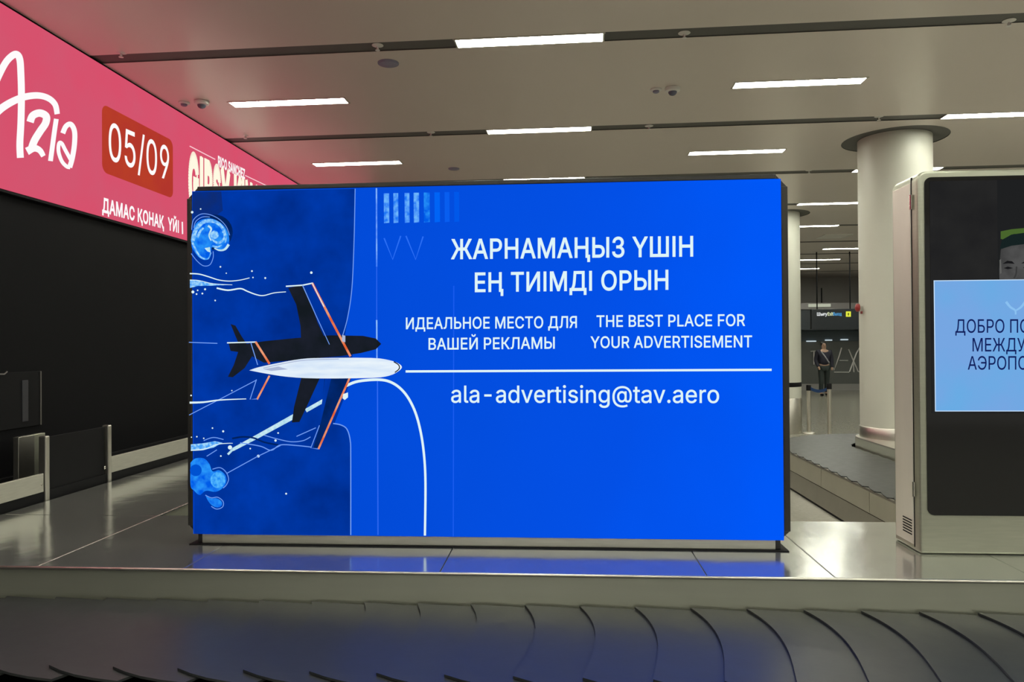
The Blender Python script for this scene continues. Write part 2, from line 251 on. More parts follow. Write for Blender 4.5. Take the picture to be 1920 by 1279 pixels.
# outlines of the letters: per line character, advance, then closed Bezier loops (thousandths of the type size)
GLYPHS = {}
for ln in """-453|263,244,337,244,337,226 337,207,337,188,263,188 188,188,114,188,114,207 114,226,114,244,188,244
.188|108,-4,95,-4,83,-4 72,0,63,9,54,18 50,28,50,41,50,54 54,65,63,73,72,82 83,87,95,87,108,87 119,82,128,73,137,65 141,54,141,41,141,28 137,18,128,9,119,0
/249|216,533,235,533,180,330 126,127,71,-76,52,-76 33,-76,14,-76,69,127 124,330,178,533,197,533
0453|264,-7,227,-7,189,-7 157,3,130,24,103,45 83,74,69,113,55,152 48,199,48,254,48,309 55,356,69,395,83,434 104,464,130,484,157,505 189,516,227,516,264,516 296,505,323,484,350,464 370,434,384,395,398,356 405,309,405,254,405,199 398,152,384,113,370,74 350,45,323,24,297,3|202,50,227,50,252,50 273,58,290,74,308,90 321,113,330,144,339,174 344,211,344,254,344,297 339,334,330,365,321,395 308,419,290,435,273,451 252,460,227,460,202,460 180,451,163,435,146,419 132,395,123,365,114,334 109,297,109,254,109,211 114,174,123,144,132,113 146,90,163,74,180,58
5453|254,-7,221,-7,191,-7 164,-1,140,11,116,23 97,39,83,60,69,81 61,104,60,130,81,130 101,130,122,130,124,115 129,101,138,89,147,77 159,67,173,60,188,53 204,50,221,50,242,50 260,55,276,64,292,74 305,87,314,104,323,121 328,141,328,162,328,184 323,204,314,221,304,238 291,252,275,262,258,272 239,277,218,277,201,277 184,274,167,268,151,263 138,255,128,246,108,248 88,250,67,253,77,338 86,423,96,509,186,509 276,509,366,509,366,490 366,471,366,452,294,452 222,452,151,452,145,402 139,352,134,301,135,301 135,301,136,301,147,311 161,319,178,325,194,331 211,334,229,334,253,334 274,329,294,321,313,313 331,301,345,285,359,270 371,252,379,231,387,210 391,188,391,163,391,130 384,101,369,76,354,50 334,30,309,15,283,1
9453|195,516,226,516,258,516 286,508,310,494,335,480 354,460,368,434,382,409 389,380,389,347,389,323 383,297,373,270,362,243 343,209,315,168,277,112 239,56,200,0,177,0 154,0,130,0,187,83 244,165,301,248,303,248 305,248,307,248,303,238 296,229,287,221,279,213 269,207,257,202,245,197 232,195,218,195,187,195 160,201,137,214,114,227 96,245,83,269,70,292 64,320,64,352,64,384 71,412,85,436,99,461 118,480,143,494,167,508|246,460,226,460,207,460 189,456,174,446,159,437 147,424,138,407,130,391 125,372,125,352,125,330 130,312,138,295,147,279 159,266,174,257,189,248 207,243,226,243,246,243 263,248,279,257,294,266 306,279,314,295,323,311 327,330,327,350,327,372 323,391,314,407,306,424 294,437,279,446,264,456
@676|373,-135,355,-135,305,-135 260,-128,221,-114,182,-100 149,-79,122,-53,95,-26 75,7,61,46,47,85 40,130,40,179,40,227 47,271,61,309,76,348 96,381,123,408,149,435 182,456,220,470,258,484 301,492,349,492,396,492 437,484,472,469,508,454 538,434,562,407,586,381 605,352,617,319,629,286 635,251,635,215,635,191 634,166,631,142,628,118 623,96,615,76,606,56 594,40,579,28,563,17 542,11,517,11,503,11 490,13,476,17,463,21 451,27,441,36,431,44 425,55,423,68,422,68 421,68,420,68,414,54 404,41,388,30,373,18 352,13,326,13,296,13 271,20,251,35,230,50 215,71,204,96,194,122 188,151,188,182,188,213 195,241,207,265,219,289 236,308,257,322,278,336 303,343,330,343,352,343 370,339,385,331,400,323 410,314,416,306,417,306 418,306,419,306,419,315 419,325,419,335,437,335 455,335,474,335,474,260 474,185,474,110,474,96 477,84,485,74,492,64 503,59,518,59,535,59 547,65,557,76,566,87 572,104,576,127,579,150 581,179,581,215,581,245 576,273,567,301,557,328 542,352,523,373,503,395 479,411,450,424,421,436 386,442,347,442,308,442 273,436,242,424,211,412 185,395,164,372,142,349 126,321,115,289,103,256 98,219,98,178,98,136 103,99,115,66,126,33 142,6,165,-17,187,-39 214,-56,246,-68,278,-79 315,-85,357,-85,376,-85 394,-84,412,-80,429,-77 445,-73,458,-69,472,-65 482,-61,489,-59,494,-75 499,-91,504,-107,494,-111 481,-116,464,-120,448,-124 430,-128,411,-131,392,-134|309,65,329,65,351,65 369,69,382,78,396,87 406,100,412,118,418,136 422,158,422,185,422,212 418,233,411,249,405,264 394,275,381,282,367,288 351,292,331,292,312,292 296,287,283,277,270,268 259,255,252,239,245,222 242,205,242,185,242,164 245,144,251,125,257,107 266,92,279,81,292,70
A480|39,0,16,0,78,170 140,339,201,509,226,509 251,509,276,509,338,339 401,170,463,0,440,0 418,0,395,0,359,101 323,202,287,302,281,321 273,344,264,372,255,400 245,435,232,478,236,478 241,478,245,478,233,435 222,399,213,371,204,343 196,320,191,302,155,202 120,101,85,0,62,0|197,142,110,142,110,161 110,180,110,199,197,199 283,199,370,199,370,180 370,161,370,142,283,142
B456|122,0,60,0,60,170 60,339,60,509,120,509 181,509,241,509,276,509 306,503,329,491,352,479 369,462,381,442,392,422 398,399,398,374,398,352 394,334,387,320,379,306 369,294,356,286,344,277 330,271,315,267,315,265 315,264,315,262,331,261 347,255,363,245,379,235 392,221,402,203,413,185 418,163,418,136,418,111 412,87,400,67,388,46 370,30,344,18,319,6 287,0,247,0,184,0|125,115,125,57,165,57 205,57,245,57,284,57 313,65,330,80,347,95 355,114,355,137,355,154 351,170,342,184,334,198 321,209,306,218,290,227 271,231,248,231,207,231 166,231,125,231,125,173|125,341,125,285,162,285 200,285,238,285,257,285 273,289,288,296,303,303 315,313,323,326,332,339 336,355,336,372,336,395 328,414,313,429,297,444 273,452,240,452,202,452 163,452,125,452,125,396
C510|293,-7,267,-7,223,-7 184,4,150,25,116,46 89,76,70,115,50,154 40,201,40,254,40,308 50,354,70,393,89,432 116,462,150,484,184,505 223,516,267,516,293,516 317,512,340,504,363,497 384,486,402,471,420,457 436,439,448,418,460,398 468,374,473,348,451,348 430,348,408,348,404,366 398,381,389,395,381,408 370,419,357,428,345,438 331,444,315,449,300,454 284,456,267,456,236,456 208,448,184,432,159,417 139,394,125,364,111,334 103,297,103,254,103,211 111,175,125,145,140,115 159,92,184,76,209,61 236,53,267,53,284,53 300,55,315,60,331,65 345,71,357,81,370,90 381,101,389,114,398,128 404,143,408,160,430,160 451,160,473,160,469,135 460,111,448,91,436,70 421,52,402,38,384,23 363,12,341,5,318,-3
D502|271,0,219,0,178,0 137,0,96,0,96,19 96,38,96,57,136,57 175,57,215,57,256,57 291,65,318,81,345,97 366,119,379,149,392,179 399,214,399,255,399,296 392,331,379,361,366,390 346,412,320,428,293,444 260,452,221,452,178,452 136,452,93,452,93,471 93,490,93,509,137,509 181,509,225,509,275,509 317,499,353,478,388,458 415,429,433,391,452,353 462,308,462,255,462,202 452,157,433,119,414,81 387,51,351,31,314,10|103,509,125,509,125,339 125,170,125,0,103,0 82,0,60,0,60,170 60,339,60,509,82,509
E419|165,0,60,0,60,170 60,339,60,509,164,509 268,509,372,509,372,490 372,471,372,452,290,452 207,452,125,452,125,396 125,341,125,286,202,286 278,286,355,286,355,267 355,248,355,229,278,229 202,229,125,229,125,172 125,114,125,57,208,57 292,57,375,57,375,38 375,19,375,0,270,0
F410|82,0,60,0,60,170 60,339,60,509,163,509 266,509,369,509,369,490 369,471,369,452,288,452 206,452,125,452,125,394 125,336,125,278,198,278 272,278,346,278,346,259 346,240,346,221,272,221 198,221,125,221,125,147 125,74,125,0,103,0
G520|309,-7,269,-7,223,-7 184,4,149,25,115,46 88,77,69,116,50,155 40,201,40,254,40,308 50,354,69,393,88,432 115,462,149,484,183,505 221,516,265,516,292,516 317,512,340,504,364,496 385,484,403,469,422,454 437,437,449,416,461,396 470,373,474,349,452,349 430,349,408,349,403,365 396,380,387,393,379,406 368,417,356,427,344,436 330,444,315,448,300,453 283,456,265,456,235,456 208,448,183,432,159,417 139,394,125,364,111,334 103,297,103,254,103,211 111,175,125,145,140,115 159,92,184,76,209,61 237,53,269,53,297,53 323,59,345,71,367,83 384,101,396,123,409,146 415,172,415,202,421,201 428,200,434,199,384,199 333,199,283,199,283,218 283,237,283,256,348,256 413,256,478,256,478,237 478,219,478,200,478,158 469,122,451,91,433,60 408,36,377,19,345,2
H517|82,0,60,0,60,170 60,339,60,509,82,509 103,509,125,509,125,435 125,362,125,289,214,289 303,289,392,289,392,362 392,435,392,509,414,509 435,509,457,509,457,339 457,170,457,0,435,0 414,0,392,0,392,77 392,155,392,232,303,232 214,232,125,232,125,155 125,77,125,0,103,0
I190|62,0,62,0,62,0 128,0,128,0,128,0 128,509,128,509,128,509 62,509,62,509,62,509
K467|146,189,104,145,104,169 104,193,104,216,116,232 128,247,139,261,151,275 162,290,174,303,187,317 199,331,212,344,262,399 313,454,364,509,392,509 420,509,448,509,376,431 304,353,231,276,230,276 229,276,228,276,187,233|82,0,60,0,60,170 60,339,60,509,82,509 103,509,125,509,125,451 125,392,125,334,124,298 124,261,124,225,124,214 124,204,125,193,125,129 125,64,125,0,103,0|398,0,372,0,311,86 249,173,188,259,201,276 215,293,228,309,302,206 375,103,449,0,423,0
L393|160,0,60,0,60,170 60,339,60,509,82,509 103,509,125,509,125,358 125,208,125,57,203,57 282,57,361,57,361,38 361,19,361,0,261,0
M628|60,0,60,0,60,0 60,509,60,509,60,509 152,509,152,509,152,509 314,96,314,96,314,96 476,509,476,509,476,509 568,509,568,509,568,509 568,0,568,0,568,0 504,0,504,0,504,0 504,420,504,420,504,420 342,0,342,0,342,0 286,0,286,0,286,0 122,420,122,420,122,420 122,0,122,0,122,0
N523|82,0,60,0,60,170 60,339,60,509,85,509 111,509,136,509,205,400 274,291,343,183,349,174 355,164,363,151,370,138 379,123,388,107,396,90 405,73,414,55,411,55 408,54,405,54,403,72 401,90,401,108,400,126 399,142,399,157,399,172 399,185,399,195,399,300 399,404,399,509,420,509 442,509,463,509,463,339 463,170,463,0,438,0 412,0,387,0,325,97 264,193,202,290,194,303 186,316,177,331,169,345 159,362,148,381,137,400 123,424,108,452,111,453 115,453,119,454,120,428 121,405,122,384,123,362 124,344,124,328,125,312 125,300,125,291,125,194 125,97,125,0,103,0
O533|311,-7,267,-7,223,-7 184,4,150,25,116,46 90,76,70,115,50,154 40,201,40,254,40,308 50,354,70,393,90,432 116,462,150,484,184,505 223,516,267,516,311,516 350,505,384,484,418,462 444,432,464,393,483,354 493,308,493,254,493,201 483,154,464,115,444,76 418,46,384,25,350,4|236,53,267,53,297,53 325,61,349,76,374,91 394,114,408,144,423,174 430,211,430,254,430,298 423,335,408,365,394,395 374,417,349,433,325,448 297,456,267,456,236,456 209,448,184,433,159,417 140,394,125,364,111,334 103,297,103,254,103,211 111,174,125,144,140,114 159,92,184,76,209,61
P445|82,0,60,0,60,170 60,339,60,509,118,509 177,509,235,509,274,509 307,502,332,487,358,473 377,454,390,430,402,405 409,378,409,348,409,317 402,290,390,265,377,241 358,222,332,207,307,193 274,186,235,186,193,186 151,186,109,186,109,205 109,224,109,242,150,242 191,242,233,242,259,242 281,247,297,256,313,265 325,278,333,294,341,310 344,328,344,348,344,368 341,386,333,402,325,417 313,430,297,439,280,448 259,452,232,452,196,452 160,452,125,452,125,301 125,151,125,0,103,0
R449|82,0,60,0,60,170 60,339,60,509,119,509 177,509,236,509,275,509 307,502,333,489,359,475 378,457,390,433,403,410 409,382,409,352,409,321 403,295,390,271,378,248 359,230,333,217,307,204 275,198,236,198,189,198 143,198,96,198,96,217 96,236,96,255,142,255 188,255,234,255,260,255 281,259,298,267,314,275 326,286,334,300,341,315 345,332,345,352,345,372 341,390,334,405,326,420 314,431,298,440,281,448 259,452,233,452,197,452 161,452,125,452,125,301 125,151,125,0,103,0|378,0,353,0,312,76 271,153,230,229,254,229 279,229,303,229,344,153 386,76,428,0,403,0
S447|263,-9,224,-9,187,-9 155,-3,128,9,100,21 79,38,64,60,49,82 40,107,38,137,60,137 82,137,104,137,106,117 112,101,123,88,134,75 149,65,166,59,184,52 203,49,224,49,247,49 268,53,286,60,304,68 319,78,329,92,340,105 346,121,346,139,346,155 341,169,332,179,323,189 311,198,296,205,281,211 264,217,245,222,224,228 204,234,184,239,142,251 109,268,86,289,63,311 52,339,52,372,52,401 60,426,75,448,90,469 111,486,138,498,164,510 194,516,227,516,261,516 290,510,316,498,342,486 362,469,377,449,392,428 400,404,401,378,380,378 358,378,337,378,335,403 323,423,302,437,281,451 256,459,225,459,203,459 184,455,167,448,151,441 138,431,129,418,120,406 115,391,115,376,115,358 120,344,131,334,142,323 154,314,169,308,184,302 199,297,212,293,230,289 247,284,264,279,279,275 295,270,312,264,328,257 344,248,359,238,373,227 385,214,395,198,404,181 408,162,408,139,408,111 401,86,386,64,372,41 351,24,323,11,296,-2
T449|85,452,32,452,32,471 32,490,32,509,160,509 288,509,417,509,417,490 417,471,417,452,363,452 310,452,257,452,257,301 257,151,257,0,235,0 214,0,193,0,193,151 193,301,193,452,139,452
U517|299,-8,259,-8,219,-8 184,0,154,15,124,31 101,53,85,80,68,107 60,138,60,173,60,285 60,397,60,509,81,509 103,509,124,509,124,399 124,288,124,178,124,154 130,132,141,113,152,94 167,79,187,68,207,57 231,52,259,52,287,52 311,57,331,68,351,79 366,94,377,113,387,132 393,154,393,178,393,288 393,399,393,509,414,509 436,509,457,509,457,397 457,285,457,173,457,138 449,107,433,80,416,53 393,31,363,15,334,0
V480|229,0,204,0,141,170 79,339,16,509,39,509 62,509,84,509,120,408 156,307,192,206,198,189 206,166,215,137,224,109 235,73,248,31,243,31 239,31,235,31,247,74 258,110,267,138,276,166 284,189,290,206,325,307 360,408,395,509,417,509 440,509,463,509,401,339 340,170,278,0,253,0
Y472|225,0,203,0,203,69 203,139,203,208,141,308 79,409,16,509,41,509 66,509,91,509,125,454 159,399,192,344,203,326 213,309,222,292,231,275 240,255,250,230,241,230 232,230,224,230,233,255 242,276,251,293,260,310 270,327,280,344,314,399 347,454,381,509,406,509 430,509,455,509,393,409 330,308,268,208,268,139 268,69,268,0,247,0
Z438|161,0,42,0,42,15 42,31,42,46,119,159 196,272,273,385,284,400 295,415,306,431,318,446 329,461,341,476,343,469 346,461,348,454,327,453 306,453,285,452,264,452 244,452,223,452,162,452 101,452,40,452,40,471 40,490,40,509,159,509 278,509,397,509,397,493 397,477,397,462,321,351 245,240,169,129,158,113 146,97,134,81,122,65 110,49,97,33,95,40 93,47,90,54,111,55 132,56,152,57,173,57 193,57,214,57,276,57 338,57,399,57,399,38 399,19,399,0,280,0
a389|182,-9,160,-9,136,-9 114,-4,94,5,75,14 59,27,48,45,36,62 30,83,30,108,30,130 35,147,43,161,52,175 63,185,78,193,92,201 108,207,125,211,143,215 160,218,178,220,201,223 219,225,234,227,248,228 258,231,265,235,272,239 276,245,276,255,276,255 276,256,276,257,276,272 273,286,267,297,261,308 252,316,240,322,228,328 213,331,196,331,178,331 162,328,149,322,136,317 126,309,118,301,110,292 104,283,100,274,80,280 61,285,41,291,50,314 62,332,79,346,95,360 113,369,133,375,153,381 173,384,194,384,208,384 223,383,239,379,255,376 271,370,286,360,301,351 313,338,322,320,332,303 337,280,337,251,337,168 337,84,337,0,317,0 297,0,277,0,277,17 277,35,277,52,275,52 274,52,272,52,268,43 261,34,252,25,243,15 230,7,215,1,200,-5|155,45,170,45,193,45 212,50,228,59,243,68 255,79,263,93,271,107 276,122,276,138,276,155 276,173,276,190,273,187 268,184,259,182,251,180 242,178,231,176,221,174 210,172,200,171,190,170 182,169,175,168,161,166 147,163,134,159,121,154 111,148,103,139,96,131 92,119,92,105,92,92 95,81,102,72,109,63 118,57,130,52,142,48
d424|219,-8,195,-8,164,-8 136,0,111,16,87,32 68,55,55,84,41,114 34,149,34,189,34,229 41,263,55,293,69,322 88,345,112,361,136,376 164,384,196,384,219,384 238,381,253,373,268,365 279,356,287,346,296,336 302,327,306,319,308,319 309,319,311,319,311,382 311,446,311,509,331,509 351,509,372,509,372,339 372,170,372,0,352,0 332,0,313,0,313,20 313,39,313,59,311,59 309,59,307,59,302,51 295,42,287,31,278,21 267,12,252,4,238,-4|181,47,205,47,227,47 247,53,263,65,279,77 291,94,299,115,308,136 312,161,312,189,312,217 308,242,300,263,292,284 279,300,263,312,247,324 228,330,205,330,181,330 161,324,145,311,129,299 116,282,108,261,100,240 96,216,96,189,96,162 100,138,109,117,117,95 129,78,145,66,161,53
e404|238,-8,212,-8,175,-8 143,0,117,16,90,33 70,56,56,85,41,114 34,148,34,187,34,226 41,260,55,290,69,319 89,343,115,359,141,376 171,384,205,384,226,384 246,381,266,374,285,367 303,356,319,341,335,326 348,306,357,282,366,258 371,228,371,194,371,186 371,178,371,169,272,169 174,169,75,169,75,187 75,204,75,221,163,221 250,221,338,221,329,215 319,208,310,202,310,227 306,249,298,269,290,288 278,303,263,314,247,325 228,330,205,330,182,330 163,325,146,313,130,302 118,288,109,270,100,251 96,232,96,211,96,200 96,189,96,178,96,150 101,126,110,106,120,87 134,72,151,61,168,51 189,46,212,46,228,46 241,48,254,53,266,57 277,64,285,73,294,82 301,93,306,105,325,101 345,96,365,91,359,71 349,54,335,39,321,24 303,13,283,4,262,-4
g425|238,-151,207,-151,179,-151 155,-147,134,-140,113,-132 96,-123,82,-110,69,-98 58,-84,51,-69,67,-60 84,-50,101,-41,107,-49 113,-57,122,-66,130,-75 141,-82,154,-88,168,-94 186,-97,207,-97,238,-97 263,-90,282,-75,302,-60 311,-37,311,-6,311,19 311,44,311,68,310,68 308,68,306,68,301,60 295,51,287,41,278,32 267,23,252,16,238,8 219,5,195,5,164,5 137,12,113,27,88,41 69,62,55,90,41,118 34,152,34,191,34,230 41,264,55,293,69,322 88,345,112,361,137,376 165,384,196,384,220,384 239,381,253,373,268,365 280,356,288,346,297,336 303,327,308,319,309,319 311,319,313,319,313,339 313,359,313,379,333,379 353,379,372,379,372,250 372,121,372,-9,372,-42 365,-69,350,-90,335,-111 316,-126,291,-136,266,-146|181,59,205,59,228,59 248,64,264,75,280,86 292,101,300,121,308,141 312,165,312,193,312,220 308,243,300,264,292,284 280,301,264,312,248,324 228,330,205,330,181,330 161,324,145,312,129,299 117,283,109,262,100,242 96,219,96,193,96,166 100,143,109,123,117,103 129,87,145,76,162,65
i167|73,0,53,0,53,126 53,253,53,379,73,379 93,379,114,379,114,253 114,126,114,0,93,0|95,443,84,443,72,443 62,447,54,455,45,462 41,472,41,483,41,494 45,504,54,512,62,520 72,524,84,524,95,524 106,520,114,512,122,504 126,494,126,483,126,472 122,462,114,455,106,447
l189|147,-2,139,-2,110,-2 88,5,74,20,60,35 53,57,53,84,53,226 53,367,53,509,73,509 93,509,114,509,114,372 114,235,114,99,114,81 116,69,120,62,125,55 133,52,146,52,152,52 157,52,160,53,164,53 167,54,170,54,173,37 177,20,181,3,175,1 169,0,162,-1,154,-2
n410|114,249,114,227,114,151 114,76,114,0,93,0 73,0,53,0,53,126 53,253,53,379,72,379 92,379,112,379,112,349 112,318,112,287,109,287 106,287,102,287,114,322 131,347,152,362,174,377 199,384,227,384,253,384 276,379,295,369,314,358 330,342,341,321,352,299 357,273,357,240,357,160 357,80,357,0,337,0 316,0,296,0,296,78 296,157,296,235,296,265 288,288,273,304,258,321 237,329,210,329,192,329 175,325,161,317,146,309 135,298,126,283,118,267
o415|242,-8,207,-8,173,-8 143,0,117,16,91,33 71,56,56,85,41,114 34,149,34,187,34,227 41,262,56,291,71,321 91,343,117,360,143,376 173,384,207,384,242,384 273,376,299,360,325,343 345,321,359,291,374,262 381,227,381,187,381,149 374,114,359,85,345,56 325,33,299,16,273,0|182,46,207,46,233,46 254,53,270,66,287,79 299,96,307,117,315,139 319,162,319,187,319,213 315,236,307,258,299,280 287,297,270,310,254,323 233,330,207,330,182,330 161,323,145,310,129,297 116,280,108,258,100,237 96,213,96,187,96,162 100,139,108,117,116,96 129,79,145,66,161,53
r259|73,0,53,0,53,126 53,253,53,379,72,379 92,379,112,379,112,360 112,340,112,321,113,321 114,321,115,321,122,340 135,355,152,367,170,379 190,385,213,385,218,385 223,385,229,384,235,384 240,384,243,384,243,363 243,343,243,322,242,323 237,323,230,324,223,325 215,326,207,326,189,326 173,322,159,315,145,307 134,297,126,284,118,270 114,255,114,237,114,158 114,79,114,0,93,0
s365|211,-8,182,-8,156,-8 133,-4,112,3,92,11 75,23,62,38,49,53 40,72,36,94,55,98 74,102,94,107,99,86 109,70,124,60,139,50 158,45,181,45,208,45 229,51,244,62,260,74 268,87,268,103,268,116 263,127,254,136,245,144 231,151,212,155,191,160 170,165,149,170,115,178 89,191,72,208,55,225 47,247,47,274,47,296 53,315,65,332,77,348 94,361,115,370,136,380 160,384,187,384,213,384 235,380,254,372,272,365 287,353,299,339,310,325 319,309,324,290,305,286 287,281,268,277,263,292 255,304,243,316,230,327 212,333,187,333,165,333 146,327,131,317,116,306 109,293,109,277,109,263 114,252,124,243,134,235 150,228,172,223,191,218 210,214,229,209,264,201 290,188,306,171,323,154 331,133,331,107,331,84 325,64,312,47,300,30 282,16,260,6,237,-3
t227|138,379,204,379,204,362 204,344,204,327,138,327 72,327,6,327,6,344 6,362,6,379,72,379|65,345,65,471,85,471 106,471,126,471,126,347 126,222,126,98,126,81 129,69,136,61,143,54 154,50,170,50,174,50 179,50,185,51,191,52 197,53,202,54,206,36 209,19,213,2,207,0 200,-2,192,-3,184,-4 176,-4,168,-4,136,-4 110,4,92,21,74,38 65,62,65,93,65,219
v389|184,0,163,0,114,126 66,253,17,379,40,379 62,379,84,379,111,305 138,230,165,155,174,132 181,110,187,87,193,64 199,42,206,21,198,21 191,21,184,21,191,42 197,64,203,87,209,110 216,132,224,155,251,230 278,305,305,379,327,379 349,379,371,379,323,253 275,126,226,0,205,0
x379|44,0,21,0,71,73 121,145,171,218,171,202 171,187,171,171,124,240 76,310,29,379,52,379 76,379,100,379,116,355 132,330,147,306,160,287 170,270,179,253,188,237 198,221,207,206,197,206 186,206,175,206,185,221 194,237,202,253,211,270 221,287,233,306,249,330 266,355,282,379,305,379 328,379,352,379,304,309 256,239,209,169,209,184 209,199,209,214,258,143 308,71,358,0,334,0 310,0,287,0,268,28 249,57,231,85,219,103 209,120,200,136,191,152 182,167,173,182,183,182 194,182,205,182,195,167 186,152,178,136,170,120 160,103,148,85,129,57 110,28,91,0,68,0
І190|62,0,62,0,62,0 128,0,128,0,128,0 128,509,128,509,128,509 62,509,62,509,62,509
А480|39,0,16,0,78,170 140,339,201,509,226,509 251,509,276,509,338,339 401,170,463,0,440,0 418,0,395,0,359,101 323,202,287,302,281,321 273,344,264,372,255,400 245,435,232,478,236,478 241,478,245,478,233,435 222,399,213,371,204,343 196,320,191,302,155,202 120,101,85,0,62,0|197,142,110,142,110,161 110,180,110,199,197,199 283,199,370,199,370,180 370,161,370,142,283,142
Б449|121,0,60,0,60,170 60,339,60,509,161,509 263,509,364,509,364,490 364,471,364,452,284,452 204,452,125,452,125,400 125,348,125,295,164,295 203,295,242,295,276,295 306,289,332,278,357,266 376,249,390,228,404,206 411,180,411,151,411,120 404,93,390,71,377,48 357,31,332,18,307,6 277,0,242,0,181,0|125,117,125,56,163,56 202,56,240,56,275,56 301,65,320,81,338,98 347,121,347,151,347,179 338,201,320,216,301,231 275,239,240,239,202,239 163,239,125,239,125,178
В456|122,0,60,0,60,170 60,339,60,509,120,509 181,509,241,509,276,509 306,503,329,491,352,479 369,462,381,442,392,422 398,399,398,374,398,352 394,334,387,320,379,306 369,294,356,286,344,277 330,271,315,267,315,265 315,264,315,262,331,261 347,255,363,245,379,235 392,221,402,203,413,185 418,163,418,136,418,111 412,87,400,67,388,46 370,30,344,18,319,6 287,0,247,0,184,0|125,115,125,57,165,57 205,57,245,57,284,57 313,65,330,80,347,95 355,114,355,137,355,154 351,170,342,184,334,198 321,209,306,218,290,227 271,231,248,231,207,231 166,231,125,231,125,173|125,341,125,285,162,285 200,285,238,285,257,285 273,289,288,296,303,303 315,313,323,326,332,339 336,355,336,372,336,395 328,414,313,429,297,444 273,452,240,452,202,452 163,452,125,452,125,396
Д569|52,-109,32,-109,32,-54 32,1,32,57,46,57 59,57,73,57,81,64 89,74,97,86,104,98 111,113,117,132,123,150 129,172,133,199,138,226 142,257,145,294,151,366 156,437,162,509,268,509 374,509,480,509,480,358 480,207,480,57,499,57 518,57,537,57,537,1 537,-54,537,-109,516,-109 496,-109,475,-109,475,-73 475,-36,475,0,348,0 221,0,94,0,94,-36 94,-73,94,-109,73,-109|159,70,147,57,237,57 327,57,416,57,416,188 416,320,416,452,351,452 286,452,221,452,217,399 213,347,208,294,205,258 201,225,196,194,191,162 184,135,176,111,168,88
Е419|165,0,60,0,60,170 60,339,60,509,164,509 268,509,372,509,372,490 372,471,372,452,290,452 207,452,125,452,125,396 125,341,125,286,202,286 278,286,355,286,355,267 355,248,355,229,278,229 202,229,125,229,125,172 125,114,125,57,208,57 292,57,375,57,375,38 375,19,375,0,270,0
Ж668|345,509,366,509,366,339 366,170,366,0,345,0 323,0,302,0,302,170 302,339,302,509,323,509|42,0,18,0,73,88 128,176,183,265,132,346 82,427,32,509,58,509 84,509,110,509,153,433 197,358,241,283,303,283 366,283,429,283,472,358 516,433,559,509,585,509 611,509,636,509,586,427 536,346,486,264,540,176 595,88,650,0,625,0 601,0,576,0,530,75 485,150,439,226,369,226 299,226,229,226,183,150 137,75,91,0,67,0
З431|250,-7,216,-7,183,-7 153,-1,127,11,101,22 81,38,66,59,51,80 43,104,42,132,63,132 85,132,107,132,108,115 113,100,123,88,132,75 145,66,161,60,177,53 195,50,215,50,237,50 256,54,272,61,289,68 302,79,312,92,322,106 326,122,326,139,326,158 322,174,312,188,303,202 289,213,272,221,254,229 233,233,207,233,193,233 180,233,166,233,166,251 166,270,166,289,180,289 193,289,207,289,227,289 245,292,260,299,275,306 287,316,296,329,304,342 309,358,309,375,309,392 305,407,297,420,290,432 279,442,265,449,251,456 235,460,216,460,199,460 182,456,167,450,152,443 139,434,130,422,120,410 115,396,115,378,94,378 73,378,53,378,53,405 61,429,76,450,91,471 111,487,135,498,160,510 187,516,217,516,249,516 276,509,300,497,323,484 341,467,353,446,366,426 372,403,372,378,372,350 364,326,349,306,334,286 313,272,287,264,287,263 287,262,287,260,308,257 327,249,342,238,358,227 369,213,378,196,386,179 390,160,390,139,390,111 382,86,367,64,352,42 332,25,306,12,279,-1
И523|463,170,463,0,442,0 420,0,398,0,398,97 398,194,398,291,398,300 399,312,399,328,400,344 401,362,402,384,402,405 403,428,404,454,408,453 412,453,416,452,400,424 386,400,376,381,365,362 355,345,346,331,338,316 329,303,321,290,260,193 198,97,137,0,111,0 86,0,60,0,60,170 60,339,60,509,82,509 103,509,125,509,125,404 125,300,125,195,125,185 125,172,124,157,124,142 124,126,123,108,122,90 121,72,118,54,116,54 113,55,110,55,119,73 127,90,136,107,145,123 153,138,161,151,169,164 175,174,180,183,249,291 318,400,388,509,413,509 438,509,463,509,463,339
Й523|463,170,463,0,442,0 420,0,398,0,398,97 398,194,398,291,398,300 399,312,399,328,400,344 401,362,402,384,402,405 403,428,404,454,408,453 412,453,416,452,400,424 386,400,376,381,365,362 355,345,346,331,338,316 329,303,321,290,260,193 198,97,137,0,111,0 86,0,60,0,60,170 60,339,60,509,82,509 103,509,125,509,125,404 125,300,125,195,125,185 125,172,124,157,124,142 124,126,123,108,122,90 121,72,118,54,116,54 113,55,110,55,119,73 127,90,136,107,145,123 153,138,161,151,169,164 175,174,180,183,249,291 318,400,388,509,413,509 438,509,463,509,463,339|281,562,262,562,244,562 227,567,212,575,198,584 186,595,177,610,168,625 164,641,164,659,178,659 193,659,208,659,208,643 213,630,223,621,234,611 247,606,262,606,278,606 291,611,301,621,311,630 316,643,316,659,331,659 346,659,361,659,361,641 357,625,348,610,339,596 327,584,313,575,298,567
К467|82,0,60,0,60,170 60,339,60,509,82,509 103,509,125,509,125,435 125,361,125,287,148,287 172,287,196,287,251,361 307,435,362,509,388,509 414,509,440,509,377,427 314,344,251,262,317,175 383,87,449,0,423,0 397,0,371,0,313,77 256,154,199,231,174,231 149,231,125,231,125,154 125,77,125,0,103,0
Л520|38,0,32,0,32,19 32,38,32,57,36,57 41,57,45,57,61,57 74,60,84,66,93,73 101,85,107,103,112,120 116,146,119,181,128,290 137,399,146,509,250,509 355,509,460,509,460,339 460,170,460,0,438,0 417,0,395,0,395,151 395,301,395,452,332,452 268,452,205,452,197,360 189,268,182,175,179,145 176,119,170,97,165,75 157,57,147,42,138,28 125,17,109,10,94,3 74,0,51,0,44,0
